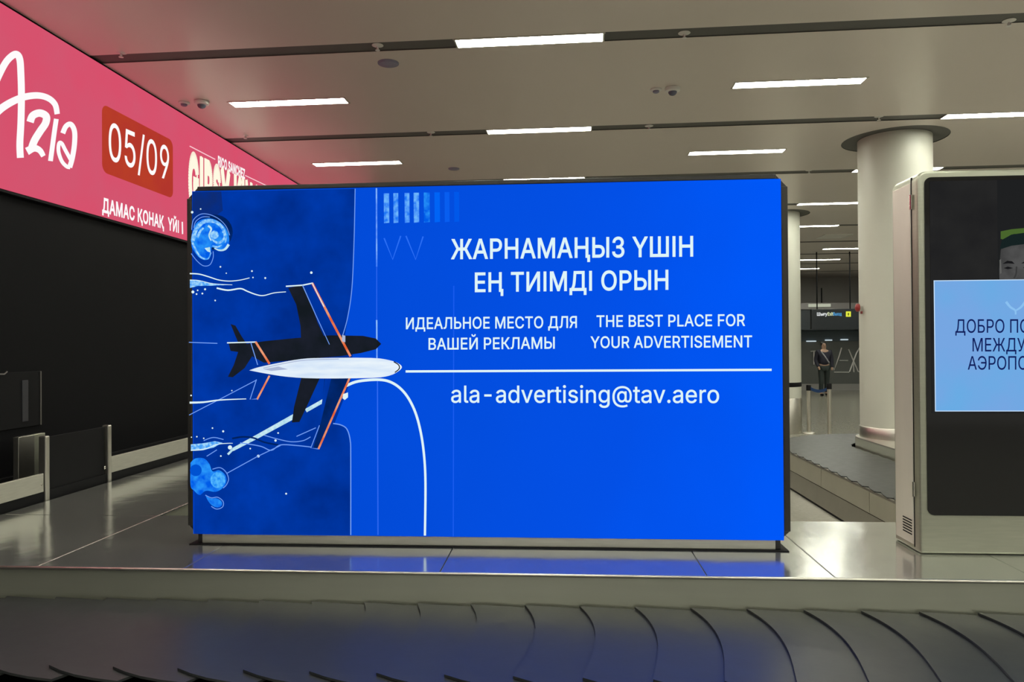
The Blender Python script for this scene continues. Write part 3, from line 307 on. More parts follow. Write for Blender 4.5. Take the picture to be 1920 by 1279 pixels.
М628|60,0,60,0,60,0 60,509,60,509,60,509 152,509,152,509,152,509 314,96,314,96,314,96 476,509,476,509,476,509 568,509,568,509,568,509 568,0,568,0,568,0 504,0,504,0,504,0 504,420,504,420,504,420 342,0,342,0,342,0 286,0,286,0,286,0 122,420,122,420,122,420 122,0,122,0,122,0
Н517|82,0,60,0,60,170 60,339,60,509,82,509 103,509,125,509,125,435 125,362,125,289,214,289 303,289,392,289,392,362 392,435,392,509,414,509 435,509,457,509,457,339 457,170,457,0,435,0 414,0,392,0,392,77 392,155,392,232,303,232 214,232,125,232,125,155 125,77,125,0,103,0
О533|311,-7,267,-7,223,-7 184,4,150,25,116,46 90,76,70,115,50,154 40,201,40,254,40,308 50,354,70,393,90,432 116,462,150,484,184,505 223,516,267,516,311,516 350,505,384,484,418,462 444,432,464,393,483,354 493,308,493,254,493,201 483,154,464,115,444,76 418,46,384,25,350,4|236,53,267,53,297,53 325,61,349,76,374,91 394,114,408,144,423,174 430,211,430,254,430,298 423,335,408,365,394,395 374,417,349,433,325,448 297,456,267,456,236,456 209,448,184,433,159,417 140,394,125,364,111,334 103,297,103,254,103,211 111,174,125,144,140,114 159,92,184,76,209,61
П517|325,509,457,509,457,339 457,170,457,0,435,0 414,0,392,0,392,151 392,301,392,452,303,452 214,452,125,452,125,301 125,151,125,0,103,0 82,0,60,0,60,170 60,339,60,509,192,509
Р445|82,0,60,0,60,170 60,339,60,509,118,509 177,509,235,509,274,509 307,502,332,487,358,473 377,454,390,430,402,405 409,378,409,348,409,317 402,290,390,265,377,241 358,222,332,207,307,193 274,186,235,186,193,186 151,186,109,186,109,205 109,224,109,242,150,242 191,242,233,242,259,242 281,247,297,256,313,265 325,278,333,294,341,310 344,328,344,348,344,368 341,386,333,402,325,417 313,430,297,439,280,448 259,452,232,452,196,452 160,452,125,452,125,301 125,151,125,0,103,0
С510|293,-7,267,-7,223,-7 184,4,150,25,116,46 89,76,70,115,50,154 40,201,40,254,40,308 50,354,70,393,89,432 116,462,150,484,184,505 223,516,267,516,293,516 317,512,340,504,363,497 384,486,402,471,420,457 436,439,448,418,460,398 468,374,473,348,451,348 430,348,408,348,404,366 398,381,389,395,381,408 370,419,357,428,345,438 331,444,315,449,300,454 284,456,267,456,236,456 208,448,184,432,159,417 139,394,125,364,111,334 103,297,103,254,103,211 111,175,125,145,140,115 159,92,184,76,209,61 236,53,267,53,284,53 300,55,315,60,331,65 345,71,357,81,370,90 381,101,389,114,398,128 404,143,408,160,430,160 451,160,473,160,469,135 460,111,448,91,436,70 421,52,402,38,384,23 363,12,341,5,318,-3
Т449|85,452,32,452,32,471 32,490,32,509,160,509 288,509,417,509,417,490 417,471,417,452,363,452 310,452,257,452,257,301 257,151,257,0,235,0 214,0,193,0,193,151 193,301,193,452,139,452
У437|98,0,87,0,87,19 87,38,87,57,99,57 110,57,122,57,139,57 153,60,163,65,173,71 180,80,185,92,189,100 192,108,195,116,136,247 76,378,16,509,40,509 64,509,87,509,109,458 132,407,154,357,166,330 176,305,185,282,194,259 202,237,209,215,216,194 224,171,232,149,226,149 220,149,214,149,224,179 236,211,248,245,259,278 273,316,290,357,310,407 330,458,351,509,374,509 397,509,420,509,361,367 303,226,244,84,237,68 229,53,220,40,211,28 199,18,184,11,168,4 147,0,121,0,110,0
Ш666|60,339,60,509,82,509 103,509,125,509,125,358 125,207,125,57,183,57 242,57,301,57,301,207 301,358,301,509,323,509 344,509,365,509,365,358 365,207,365,57,424,57 483,57,542,57,542,207 542,358,542,509,563,509 585,509,606,509,606,339 606,170,606,0,424,0 242,0,60,0,60,170
Ы612|108,289,108,308,154,308 200,308,246,308,281,308 312,301,337,289,363,277 383,259,397,237,411,214 418,188,418,157,418,125 411,97,397,73,383,50 363,32,337,19,312,6 281,0,246,0,184,0 122,0,60,0,60,170 60,339,60,509,82,509 103,509,125,509,125,358 125,207,125,56,165,56 205,56,246,56,279,56 305,65,325,83,344,102 354,126,354,157,354,177 349,193,340,207,332,221 319,232,303,240,287,247 268,251,246,251,200,251 154,251,108,251,108,270|530,509,552,509,552,339 552,170,552,0,530,0 509,0,487,0,487,170 487,339,487,509,509,509
Ь452|108,289,108,308,154,308 200,308,246,308,281,308 312,301,337,289,363,277 383,259,397,237,411,214 418,188,418,157,418,125 411,97,397,73,383,50 363,32,337,19,312,6 281,0,246,0,184,0 122,0,60,0,60,170 60,339,60,509,82,509 103,509,125,509,125,358 125,207,125,56,165,56 205,56,246,56,279,56 305,65,325,83,344,102 354,126,354,157,354,177 349,193,340,207,332,221 319,232,303,240,287,247 268,251,246,251,200,251 154,251,108,251,108,270
Э510|287,-7,243,-7,217,-7 192,-3,169,5,146,13 126,24,108,38,89,53 74,70,62,91,50,112 42,135,37,160,59,160 80,160,102,160,106,143 112,128,121,114,129,101 140,90,153,80,165,71 179,64,195,60,210,55 226,53,243,53,274,53 302,61,327,76,351,92 371,115,385,145,399,175 407,211,407,254,407,297 399,334,385,364,371,394 351,417,327,432,302,448 274,456,243,456,226,456 210,454,195,449,179,444 165,438,153,428,140,419 129,408,121,395,112,381 106,366,102,348,80,348 59,348,37,348,42,374 50,398,62,418,74,439 90,457,108,471,126,486 147,497,170,504,193,512 217,516,243,516,287,516 326,505,360,484,394,462 421,432,441,393,460,354 470,308,470,254,470,201 460,155,440,116,421,77 394,46,360,25,326,4|272,231,194,231,194,250 194,269,194,288,272,288 351,288,429,288,429,269 429,250,429,231,351,231
Я449|389,170,389,0,367,0 346,0,324,0,324,151 324,301,324,452,288,452 252,452,216,452,190,452 168,448,152,440,135,431 123,420,115,405,108,390 104,372,104,352,104,332 108,315,115,300,123,286 135,275,152,267,168,259 189,255,216,255,262,255 307,255,353,255,353,236 353,217,353,198,306,198 260,198,213,198,174,198 142,204,116,217,91,230 71,248,59,271,46,295 40,321,40,352,40,382 46,410,59,433,71,457 90,475,116,489,142,502 174,509,213,509,272,509 330,509,389,509,389,339|137,76,96,0,71,0 46,0,22,0,63,76 105,153,146,229,171,229 195,229,219,229,178,153
д427|33,-110,13,-110,13,-54 13,1,13,56,23,56 34,56,44,56,52,64 59,73,65,82,70,92 75,103,79,116,83,129 87,145,90,164,93,182 95,205,98,231,102,280 106,330,110,379,192,379 274,379,356,379,356,272 356,164,356,56,375,56 395,56,414,56,414,1 414,-54,414,-110,394,-110 374,-110,353,-110,353,-73 353,-37,353,0,260,0 167,0,74,0,74,-37 74,-73,74,-110,54,-110|127,74,114,56,174,56 235,56,295,56,295,145 295,234,295,323,252,323 209,323,166,323,163,292 160,262,157,231,154,191 149,156,143,127,136,97
о415|242,-8,207,-8,173,-8 143,0,117,16,91,33 71,56,56,85,41,114 34,149,34,187,34,227 41,262,56,291,71,321 91,343,117,360,143,376 173,384,207,384,242,384 273,376,299,360,325,343 345,321,359,291,374,262 381,227,381,187,381,149 374,114,359,85,345,56 325,33,299,16,273,0|182,46,207,46,233,46 254,53,270,66,287,79 299,96,307,117,315,139 319,162,319,187,319,213 315,236,307,258,299,280 287,297,270,310,254,323 233,330,207,330,182,330 161,323,145,310,129,297 116,280,108,258,100,237 96,213,96,187,96,162 100,139,108,117,116,96 129,79,145,66,161,53
у389|51,-140,47,-139,52,-121 57,-103,61,-86,65,-86 68,-87,71,-87,83,-90 94,-91,104,-89,114,-87 122,-82,130,-74,138,-66 145,-53,151,-36,155,-24 159,-13,163,-1,114,126 66,252,17,379,40,379 62,379,84,379,111,305 138,230,165,155,174,132 181,109,187,87,193,64 199,42,206,21,198,21 191,21,184,21,190,42 196,64,202,87,209,110 216,132,224,155,251,230 278,305,305,379,327,379 349,379,371,379,316,234 260,88,204,-58,196,-78 187,-94,177,-107,166,-120 153,-129,139,-136,125,-142 109,-145,91,-145,81,-145 72,-144,65,-143,57,-142
х379|44,0,21,0,71,73 121,145,171,218,171,202 171,187,171,171,124,240 76,310,29,379,52,379 76,379,100,379,116,355 132,330,147,306,160,287 170,270,179,253,188,237 198,221,207,206,197,206 186,206,175,206,185,221 194,237,202,253,211,270 221,287,233,306,249,330 266,355,282,379,305,379 328,379,352,379,304,309 256,239,209,169,209,184 209,199,209,214,258,143 308,71,358,0,334,0 310,0,287,0,268,28 249,57,231,85,219,103 209,120,200,136,191,152 182,167,173,182,183,182 194,182,205,182,195,167 186,152,178,136,170,120 160,103,148,85,129,57 110,28,91,0,68,0
ы511|104,225,104,244,141,244 178,244,214,244,244,244 269,239,290,228,311,218 327,204,337,186,348,167 353,147,353,123,353,100 348,79,337,61,326,42 311,27,290,16,269,5 244,0,214,0,160,0 107,0,53,0,53,126 53,253,53,379,73,379 93,379,114,379,114,272 114,164,114,56,147,56 181,56,214,56,237,56 255,62,270,74,285,86 292,102,292,121,292,141 285,157,270,169,255,181 237,187,214,187,178,187 141,187,104,187,104,206|417,0,397,0,397,126 397,253,397,379,417,379 437,379,458,379,458,253 458,126,458,0,437,0
ғ304|211,379,290,379,290,361 290,342,290,323,231,323 172,323,114,323,114,215 114,108,114,0,93,0 73,0,53,0,53,126 53,253,53,379,132,379|75,167,2,167,2,183 2,198,2,214,75,214 149,214,222,214,222,198 222,183,222,167,149,167
Қ492|82,0,60,0,60,170 60,339,60,509,82,509 103,509,125,509,125,435 125,361,125,287,148,287 172,287,196,287,251,361 307,435,362,509,388,509 414,509,440,509,377,427 314,344,251,262,317,175 383,87,449,0,423,0 397,0,371,0,313,77 256,154,199,231,174,231 149,231,125,231,125,154 125,77,125,0,103,0|437,-109,417,-109,417,-73 417,-36,417,0,408,0 400,0,391,0,391,19 391,38,391,56,420,56 449,56,478,56,478,1 478,-54,478,-109,458,-109
Ң527|82,0,60,0,60,170 60,339,60,509,82,509 103,509,125,509,125,435 125,362,125,289,214,289 303,289,392,289,392,362 392,435,392,509,414,509 435,509,457,509,457,339 457,170,457,0,435,0 414,0,392,0,392,77 392,155,392,232,303,232 214,232,125,232,125,155 125,77,125,0,103,0|466,-109,445,-109,445,-73 445,-36,445,0,437,0 428,0,420,0,420,19 420,38,420,56,449,56 478,56,507,56,507,1 506,-54,506,-109,486,-109
Ү472|225,0,203,0,203,69 203,139,203,208,141,308 79,409,16,509,41,509 66,509,91,509,125,454 159,399,192,344,203,326 213,309,222,292,231,275 240,255,250,230,241,230 232,230,224,230,233,255 242,276,251,293,260,310 270,327,280,344,314,399 347,454,381,509,406,509 430,509,455,509,393,409 330,308,268,208,268,139 268,69,268,0,247,0
 188""".split('\n'):
    if len(ln) > 1:
        hd_ = ln[1:].split('|'); GLYPHS[ln[0]] = (int(hd_[0]), hd_[1:])

def text(name, body, A, x0, y0, x1, y1, cap, m, parent, bold=0.0):
    """one line of lettering; (x0,y0)-(x1,y1) baseline ends, cap = letter height, all as seen in the photograph, laid on display A"""
    x = 0; H_ = max(float(t_.split(',')[3]) for lp_ in GLYPHS['E'][1] for t_ in lp_.split()) / 1000
    bold = max(0, bold) * H_ / .727
    from mathutils.geometry import delaunay_2d_cdt
    tv, tf, segs = [], [], []
    for chr_ in body:
        adv, loops = GLYPHS[chr_]
        polys = []
        for lp_ in loops:
            P = [[float(q) / 1000 for q in t_.split(',')] for t_ in lp_.split()]; pl_ = []
            for i in range(len(P)):
                p0_, p1_ = P[i], P[(i + 1) % len(P)]
                b_ = [Vector(p0_[2:4]), Vector(p0_[4:6]), Vector(p1_[0:2]), Vector(p1_[2:4])]
                ch_ = b_[3] - b_[0]
                flat = all(abs(ch_.x * (v - b_[0]).y - ch_.y * (v - b_[0]).x) < 2e-3 * max(ch_.length, 1e-6) for v in b_[1:3])
                for k_ in range(1 if flat else 5):
                    t_ = k_ / (1 if flat else 5); u_ = 1 - t_
                    q = b_[0] * u_ ** 3 + b_[1] * (3 * u_ * u_ * t_) + b_[2] * (3 * u_ * t_ * t_) + b_[3] * t_ ** 3
                    if not pl_ or (q - pl_[-1]).length > 4e-3: pl_.append(q)
            while len(pl_) > 3 and (pl_[0] - pl_[-1]).length < 4e-3: pl_.pop()
            polys.append(pl_)
        vv, ee = [], []
        for pl_ in polys:
            o_ = len(vv); vv += pl_; n_ = len(pl_); ee += [(o_ + i, o_ + (i + 1) % n_) for i in range(n_)]
            segs += [(Vector((pl_[i].x + x, pl_[i].y, 0)), Vector((pl_[(i + 1) % n_].x + x, pl_[(i + 1) % n_].y, 0))) for i in range(n_)]
        dv, _, df, *_ = delaunay_2d_cdt(vv, ee, [], 0, 1e-6)
        def wind(q):
            w_ = 0
            for pl_ in polys:
                for i in range(len(pl_)):
                    s_, e_ = pl_[i - 1], pl_[i]
                    if (s_.y > q.y) != (e_.y > q.y) and q.x < (e_.x - s_.x) * (q.y - s_.y) / (e_.y - s_.y) + s_.x: w_ += 1 if e_.y > s_.y else -1
            return w_
        k_ = len(tv); tv += [Vector((v.x + x, v.y, 0)) for v in dv]
        for f_ in df:
            c_ = sum((dv[i] for i in f_), Vector((0, 0))) / len(f_)
            if wind(c_): tf.append([k_ + i for i in f_])
        x += adv / 1000 + bold * .9
    xs = [tv[i].x for f_ in tf for i in f_]; lo, hi = min(xs), max(xs)
    O, P1, Q = A.p(x0, y0), A.p(x1, y1), A.p(x0, y0 - cap)
    place = lambda v: A.lift(O + (P1 - O) * ((v.x - lo) / (hi - lo)) + (Q - O) * (v.y / H_))
    mb = MB()
    if bold > 0:                                   # heavier weight: a band along every outline edge
        for a_, b_ in segs:
            d_ = b_ - a_
            if d_.length < 1e-6: continue
            d_ = d_.normalized() * bold; n_ = Vector((-d_.y, d_.x, 0))
            if (b_ - a_).length > bold * 2.5: a_, b_ = a_ - d_ * .9, b_ + d_ * .9
            mb.add([place(v) for v in (a_ + n_, a_ - n_, b_ - n_, b_ + n_)], [[0, 1, 2, 3]], m)
        A.k += 1
    mb.add([place(v) for v in tv], tf, m)
    A.k += 1
    return obj(name, mb, parent)

ZC = 3.97                    # ceiling height
SK = -0.026                  # the ceiling grid is turned a little against the carousel
def cpt(u, v, z=ZC): return Vector((u, v + SK * u, z))

# ================================================================== SETTING
WX = -3.84
struct('floor', MB().box((-4.1, -8, -.1), (16, 27.5, 0), FLOOR))
struct('wall_left', MB().box((WX - .2, -8, 0), (WX, 27.5, 4.4), WALLBLACK))
bw = MB().box((-4.1, 27, 0), (16, 27.3, 4.4), FAR)
for i in range(8): bw.box((2 + i * 1.8, 26.97, 0), (2.03 + i * 1.8, 27, 3.6), BLACK)
struct('wall_back', bw)
struct('wall_right', MB().box((16, -8, 0), (16.2, 27.5, 4.4), mat('pale_wall', (.45, .44, .40), .5, 0, .4, noise=(.8, .06))))
bb = MB().box((WX, 4.4, 0), (WX + .03, 27, .72), BLACK)
struct('baseboard_left', bb, bevel=.005)

COL = [(3.86, 8.85), (3.93, 13.8)]
COL_R = .39; HOLE = .56
slots = [5.704 + 2.395 * k for k in range(-5, 9)]
cm = MB()
edges = [-8] + [q for v in slots for q in (v - .085, v + .085)] + [27.4]
for i in range(0, len(edges), 2):
    a, b = edges[i], edges[i + 1]
    holes = [(cx, cy - SK * cx) for cx, cy in COL if a + HOLE < cy - SK * cx < b - HOLE]
    x0, x1 = WX, 16
    if not holes:
        q4 = [cpt(x0, a), cpt(x1, a), cpt(x1, b), cpt(x0, b)]; up_ = Vector((0, 0, .008))
        cm.poly(q4, CEIL)
        cm.add(q4 + [v + up_ for v in q4], [[0, 1, 5, 4], [2, 3, 7, 6]], SLOT)
    else:
        hu, hv = holes[0]; n = 48
        ring = [cpt(hu + HOLE * cos(2 * pi * k / n), hv + HOLE * sin(2 * pi * k / n)) for k in range(n)]
        # square frame round the hole, its ring bridged to the square
        q = HOLE + .05
        def sq(k):
            a_ = 2 * pi * k / n; c_, s_ = cos(a_), sin(a_); t = q / max(abs(c_), abs(s_)); return cpt(hu + c_ * t, hv + s_ * t)
        sqr = [sq(k) for k in range(n)]
        cm.add(ring + sqr, [[k, (k + 1) % n, n + (k + 1) % n, n + k] for k in range(n)], CEIL)
        cm.add(ring + [p + Vector((0, 0, .008)) for p in ring], [[k, (k + 1) % n, n + (k + 1) % n, n + k] for k in range(n)], SLOT)
        for (ua, ub, va, vb) in ((x0, hu - q, a, b), (hu + q, x1, a, b), (hu - q, hu + q, a, hv - q), (hu - q, hu + q, hv + q, b)):
            cm.poly([cpt(ua, va), cpt(ub, va), cpt(ub, vb), cpt(ua, vb)], CEIL)
cm.box((WX, -8, ZC + .008), (16, 27.4, ZC + .06), SLOT)
struct('ceiling', cm)

# ------------------------------------------------------------------ ceiling lights
def lamp_proto():
    t = thing('ceiling_light', '', 'ceiling light', (0, 0, ZC))
    L, W = .5725, .078
    fr = MB()
    for s in (-1, 1):
        fr.box((-L - .012, s * W - .006 if s > 0 else -W - .006, ZC - .006), (L + .012, s * W + .006 if s > 0 else -W + .006, ZC + .05), LIGHTSTEEL)
        fr.box((s * L - .006, -W, ZC - .006), (s * L + .006, W, ZC + .05), LIGHTSTEEL)
    obj('frame', fr, t)
    obj('diffuser', MB().box((-L + .006, -W + .006, ZC - .004), (L - .006, W - .006, ZC + .03), LAMPM), t)
    t.rotation_euler.z = math.atan(SK)
    return t

lamp0 = lamp_proto(); lamp_used = [False]
def lamp(x, y, label, group='linear ceiling lights'):
    if lamp_used[0]: return dup(lamp0, (x, y, ZC), label, group)
    lamp_used[0] = True; lamp0.location = (x, y, ZC); lamp0['label'] = label; lamp0['group'] = group
    return lamp0

def row(k): return 5.704 + 2.395 * k / 2          # even k = slots, odd k = panel middles
named = {
    (0, -.24): 'largest linear ceiling light, in the nearest dark slot high above the blue screen',
    (2, -.24): 'linear ceiling light in the second dark slot, straight above the blue screen',
    (4, -.24): 'linear ceiling light just peeking over the top edge of the blue screen',
    (1, -2.61): 'linear ceiling light in the first panel on the side of the pink sign',
    (3, -2.61): 'linear ceiling light low above the corner of the blue screen beside the pink sign',
    (1, 2.15): 'linear ceiling light in the first panel, on the column side of the blue screen',
    (3, 2.15): 'linear ceiling light above the upper right corner of the blue screen',
    (2, 4.58): 'linear ceiling light in the second slot, cut by the right edge of the photo',
    (4, 4.58): 'linear ceiling light whose middle is hidden behind the large round column',
    (6, 4.58): 'widest linear ceiling light seen between the two round columns',
}
for k in range(-8, 15):
    for j in range(-1, 3):
        x = (-.24 if k % 2 == 0 else 2.15) + 4.8 * j
        if k % 2 and j == -1: x = -2.62
        if x < WX + .7 or x > 12: continue
        if k >= 7 and (3 < x < 9 or x < -2): continue  # far-row lamps are added only out of sight, to brighten the far ceiling
        key = next((q for q in named if q[0] == k and abs(q[1] - x) < .1), None)
        p = cpt(x, row(k))
        if key: lamp(p.x, p.y, named[key])
        else: lamp(p.x, p.y, 'unseen linear ceiling light added for its light, behind other things or overhead outside the view', 'added linear ceiling lights out of sight')
for (x, y, lab) in ((1516, 424, 'short linear ceiling light just right of the thin far column, below the collar'),
                    (1588, 466, 'linear ceiling light ending behind the large column, low in the gap beside it'),
                    (1535, 487, 'linear ceiling light crossing half the gap, below the one against the large column'),
                    (1500, 504, 'shortest linear ceiling light, poking out from behind the thin far column'),
                    (1562, 523, 'farthest linear ceiling light, right above the hanging flight sign')):
    p = at(x, y, 'Z', ZC); lamp(p.x, p.y, lab)

# ------------------------------------------------------------------ sprinklers, detectors, domes
def sprinkler_proto():
    t = thing('sprinkler', '', 'sprinkler', (0, 0, ZC))
    m = MB().lathe([(.044, .006), (.046, .003), (.020, -.004), (.010, -.008)], (0, 0, ZC), WHITEP, 20)
    obj('rosette', m, t, smooth=True)
    m = MB().lathe([(.008, 0), (.007, -.03)], (0, 0, ZC), WHITEP, 10)
    for s in (-1, 1): m.tube([(s * .007, 0, ZC - .006), (s * .012, 0, ZC - .018), (s * .004, 0, ZC - .034)], .002, CHROME, 6)
    obj('nozzle', m, t, smooth=True)
    obj('deflector', MB().lathe([(.018, -.034), (.019, -.036), (.004, -.037)], (0, 0, ZC), WHITEP, 16), t)
    return t
spr = sprinkler_proto(); first = True
for x, y, lab in ((227, 99, 'small ceiling sprinkler in the nearest slot, closest to the pink sign'),
                  (708, 86, 'small ceiling sprinkler in the nearest slot, just before the largest light'),
                  (1283, 63, 'small ceiling sprinkler in the nearest slot, just after the largest light'),
                  (1892, 40, 'small ceiling sprinkler in the nearest slot, at the upper right photo corner'),
                  (460, 254, 'small ceiling sprinkler in the second slot, closest to the pink sign'),
                  (808, 249, 'small ceiling sprinkler in the second slot, left of its light'),
                  (1217, 237, 'small ceiling sprinkler in the second slot, right of its light'),
                  (1648, 219, 'small ceiling sprinkler in the second slot, above the large column'),
                  (1517, 320, 'small ceiling sprinkler in the third slot beside the screen top')):
    p = at(x, y, 'Z', ZC)
    if first: spr.location = (p.x, p.y, ZC); spr['label'] = lab; spr['group'] = 'ceiling sprinklers'; first = False
    else: dup(spr, (p.x, p.y, ZC), lab, 'ceiling sprinklers')

def detector(x, y, lab):
    p = at(x, y, 'Z', ZC); t = thing('smoke_detector', lab, 'smoke detector', (p.x, p.y, ZC), 'ceiling smoke detectors')
    obj('base', MB().lathe([(.052, 0), (.052, -.012), (.044, -.018)], (p.x, p.y, ZC), WHITEP, 24), t, smooth=True)
    obj('sensor_head', MB().lathe([(.030, -.018), (.030, -.030), (.018, -.038), (.004, -.04)], (p.x, p.y, ZC), GREYP, 20), t, smooth=True)
def dome_cam(x, y, lab):
    p = at(x, y, 'Z', ZC); t = thing('dome_camera', lab, 'security camera', (p.x, p.y, ZC), 'white dome cameras')
    obj('housing', MB().lathe([(.066, 0), (.070, -.006), (.066, -.028), (.050, -.036)], (p.x, p.y, ZC), WHITEP, 28), t, smooth=True)
    obj('dome', MB().lathe([(.040, -.034), (.038, -.048), (.028, -.062), (.014, -.069), (.002, -.071)], (p.x, p.y, ZC), mat('smoked_dome', (.10, .11, .16), .12), 24), t, smooth=True)
detector(345, 192, 'small smoke detector beside the dome camera near the pink sign')
dome_cam(378, 190, 'white dome camera on the ceiling near the pink sign')
detector(1230, 167, 'small smoke detector beside the dome camera above the blue screen')
dome_cam(1261, 165, 'white dome camera on the ceiling above the blue screen')
def speaker(x, y, r, lab):
    p = at(x, y, 'Z', ZC); t = thing('ceiling_speaker', lab, 'speaker', (p.x, p.y, ZC), 'round dark ceiling speakers')
    obj('grille', MB().lathe([(r * .9, -.002), (r * .86, -.014), (r * .5, -.02), (.004, -.022)], (p.x, p.y, ZC), GREYP, 32), t, smooth=True)
    obj('rim', MB().lathe([(r * .9, 0), (r, 0), (r, -.008), (r * .9, -.008)], (p.x, p.y, ZC), GREYP, 32), t)
speaker(728, 118, .088, 'larger dark round speaker in the ceiling near the largest light')
speaker(851, 316, .075, 'smaller dark round speaker in the ceiling just above the blue screen')
p = at(1564, 443, 'Z', ZC)
t = thing('air_vent', 'flat white slatted air vent in the ceiling between the two columns', 'air vent', (p.x, p.y, ZC))
obj('frame', MB().box((p.x - .3, p.y - .3, ZC - .012), (p.x + .3, p.y - .26, ZC), WHITEP).box((p.x - .3, p.y + .26, ZC - .012), (p.x + .3, p.y + .3, ZC), WHITEP)
    .box((p.x - .3, p.y - .26, ZC - .012), (p.x - .26, p.y + .26, ZC), WHITEP).box((p.x + .26, p.y - .26, ZC - .012), (p.x + .3, p.y + .26, ZC), WHITEP), t)
v = MB()
for i in range(6): v.box((p.x - .26, p.y - .24 + i * .085, ZC - .010), (p.x + .26, p.y - .20 + i * .085, ZC - .002), WHITEP)
obj('slats', v, t)

# ------------------------------------------------------------------ columns
def column(cx, cy, z0, lab, band_z, band_m):
    t = thing('column', lab, 'column', (cx, cy, z0)); t['kind'] = 'thing'
    obj('shaft', MB().lathe([(COL_R, band_z - z0), (COL_R, ZC + .006 - z0)], (cx, cy, z0), COLUMN, 64), t, smooth=True)
    if z0 == 0: obj('dark_strap', MB().lathe([(COL_R, .84), (COL_R + .006, .85), (COL_R + .006, .91), (COL_R, .92)], (cx, cy, z0), BLACK, 64), t, smooth=True)
    obj('base_band', MB().lathe([(COL_R + .008, 0), (COL_R + .008, band_z - z0 - .01), (COL_R, band_z - z0)], (cx, cy, z0), band_m, 64), t, smooth=True)
DZ2 = .52; BZ2 = .40
column(*COL[0], DZ2, 'large round beige column with a polished steel foot band behind the welcome totem', DZ2 + .13, LIGHTSTEEL)
column(*COL[1], 0, 'thin-looking far round column right beside the edge of the blue screen', .64, LIGHTSTEEL)

# ================================================================== NEAR CAROUSEL
DZ, BZ = .60, .455           # deck and belt heights
FY, RY = 3.25, 4.29          # deck front edge, deck rear edge
JX, LX = -2.42, -3.40        # joint with the left branch, left edge of the branch
car = thing('baggage_carousel', 'stainless steel baggage carousel with dark overlapping rubber plates across the foreground', 'baggage carousel', (0, 3.7, 0))
dk = MB()
def panel(x0, x1, y0, y1): dk.box((x0 + .0016, y0 + .0016, DZ - .012), (x1 - .0016, y1 - .0016, DZ), DECK)
mx = [JX, -1.72, -.55, .62, 1.16, 2.0, 3.2, 4.6]
for a, b in zip(mx, mx[1:]): panel(a, b, FY, RY)
my = [FY, RY - .02, 5.6, 7.2, 9.0, 12.0]
for a, b in zip(my, my[1:]): panel(LX, JX, a, b)
obj('deck', dk, car, bevel=.003)
fb = MB()
fb.box((LX + .02, FY + .012, BZ - .10), (4.6, FY + .05, DZ - .0125), FASCIA)
obj('fascia', fb, car)
lp = MB().tube([(LX, FY + .004, DZ - .006), (4.6, FY + .004, DZ - .006)], .008, LIGHTSTEEL, 12)
obj('edge_bead', lp, car, smooth=True)
sb = MB()
sb.box((JX, RY - .06, .0), (4.6, RY - .02, DZ - .0125), FASCIA)           # rear apron down to the floor
sb.box((LX + .02, RY, 0), (LX + .05, 12, DZ - .0125), BLACK)
sb.box((JX - .05, RY - .02, 0), (JX - .02, 12, DZ - .0125), FASCIA)
obj('apron', sb, car)
obj('rear_dark_box', MB().box((JX - .018, RY + .015, 0), (-1.0, RY + .9, DZ - .10), WALLBLACK), car, bevel=.004)  # black box added so the gap behind the deck reads dark
obj('underframe', MB().box((LX, 2.42, .0), (4.6, FY + .01, BZ - .075), BLACK), car)
obj('outer_skirt', MB().box((LX, 2.34, 0), (4.6, 2.40, BZ - .06), FASCIA), car, bevel=.004)

# crescent plates: concave leading edge (left), sharp outer tip, long outer rim towards the viewer
def plate_mesh():
    bm = bmesh.new()
    lead = []; N = 14
    for i in range(N + 1):
        t = i / N                                  # 0 at the fascia, 1 at the outer tip
        y = .36 - .70 * t
        x = .225 * (t * (1 - t)) * (1.35 - .7 * t) - .005 * t
        lead.append((x, y))
    rim = [(.06, -.372), (.13, -.396), (.21, -.412), (.30, -.42)]
    right = []
    for i in range(N + 1):
        t = 1 - i / N
        y = .36 - .70 * t
        right.append((.34 + .225 * (t * (1 - t)) * (1.35 - .7 * t) , y))
    out = lead + rim + right
    def z(x, y): return .011 - .045 * max(0, x) + .006 * (1 if x < .02 else 0) * 0
    TH = .009
    top = [bm.verts.new((x, y, z(x, y))) for x, y in out]
    # inner grid kept simple: strips between lead and right edge
    n = len(out)
    bot = [bm.verts.new((x, y, z(x, y) - TH)) for x, y in out]
    R = N + 1 + len(rim)
    def face(vs):
        vs = [v for i, v in enumerate(vs) if v not in vs[:i]]
        if len(vs) > 2: bm.faces.new(vs)
    for L in (top, bot):
        for i in range(N):
            face([L[i], L[i + 1], L[n - 2 - i], L[n - 1 - i]])
        face([L[N]] + L[N + 1:R] + [L[R]])
    for i in range(n):
        face([top[i], top[(i + 1) % n], bot[(i + 1) % n], bot[i]])
    bmesh.ops.recalc_face_normals(bm, faces=bm.faces)
    me = bpy.data.meshes.new('belt_plate'); bm.to_mesh(me); bm.free()
    me.materials.append(RUBBER)
    return me
PM = plate_mesh()
PITCH_X = .2385
def plate(parent, x, y, z, rz=0, sc=1.0):
    o = bpy.data.objects.new('belt_plate', PM); C.objects.link(o); o.parent = parent
    o.location = Vector((x, y, z)) - wloc(parent); o.rotation_euler.z = rz; o.scale = (1, sc, 1)
    return o
for i in range(-13, 12):
    plate(car, -.172 + i * PITCH_X, 2.885, BZ)

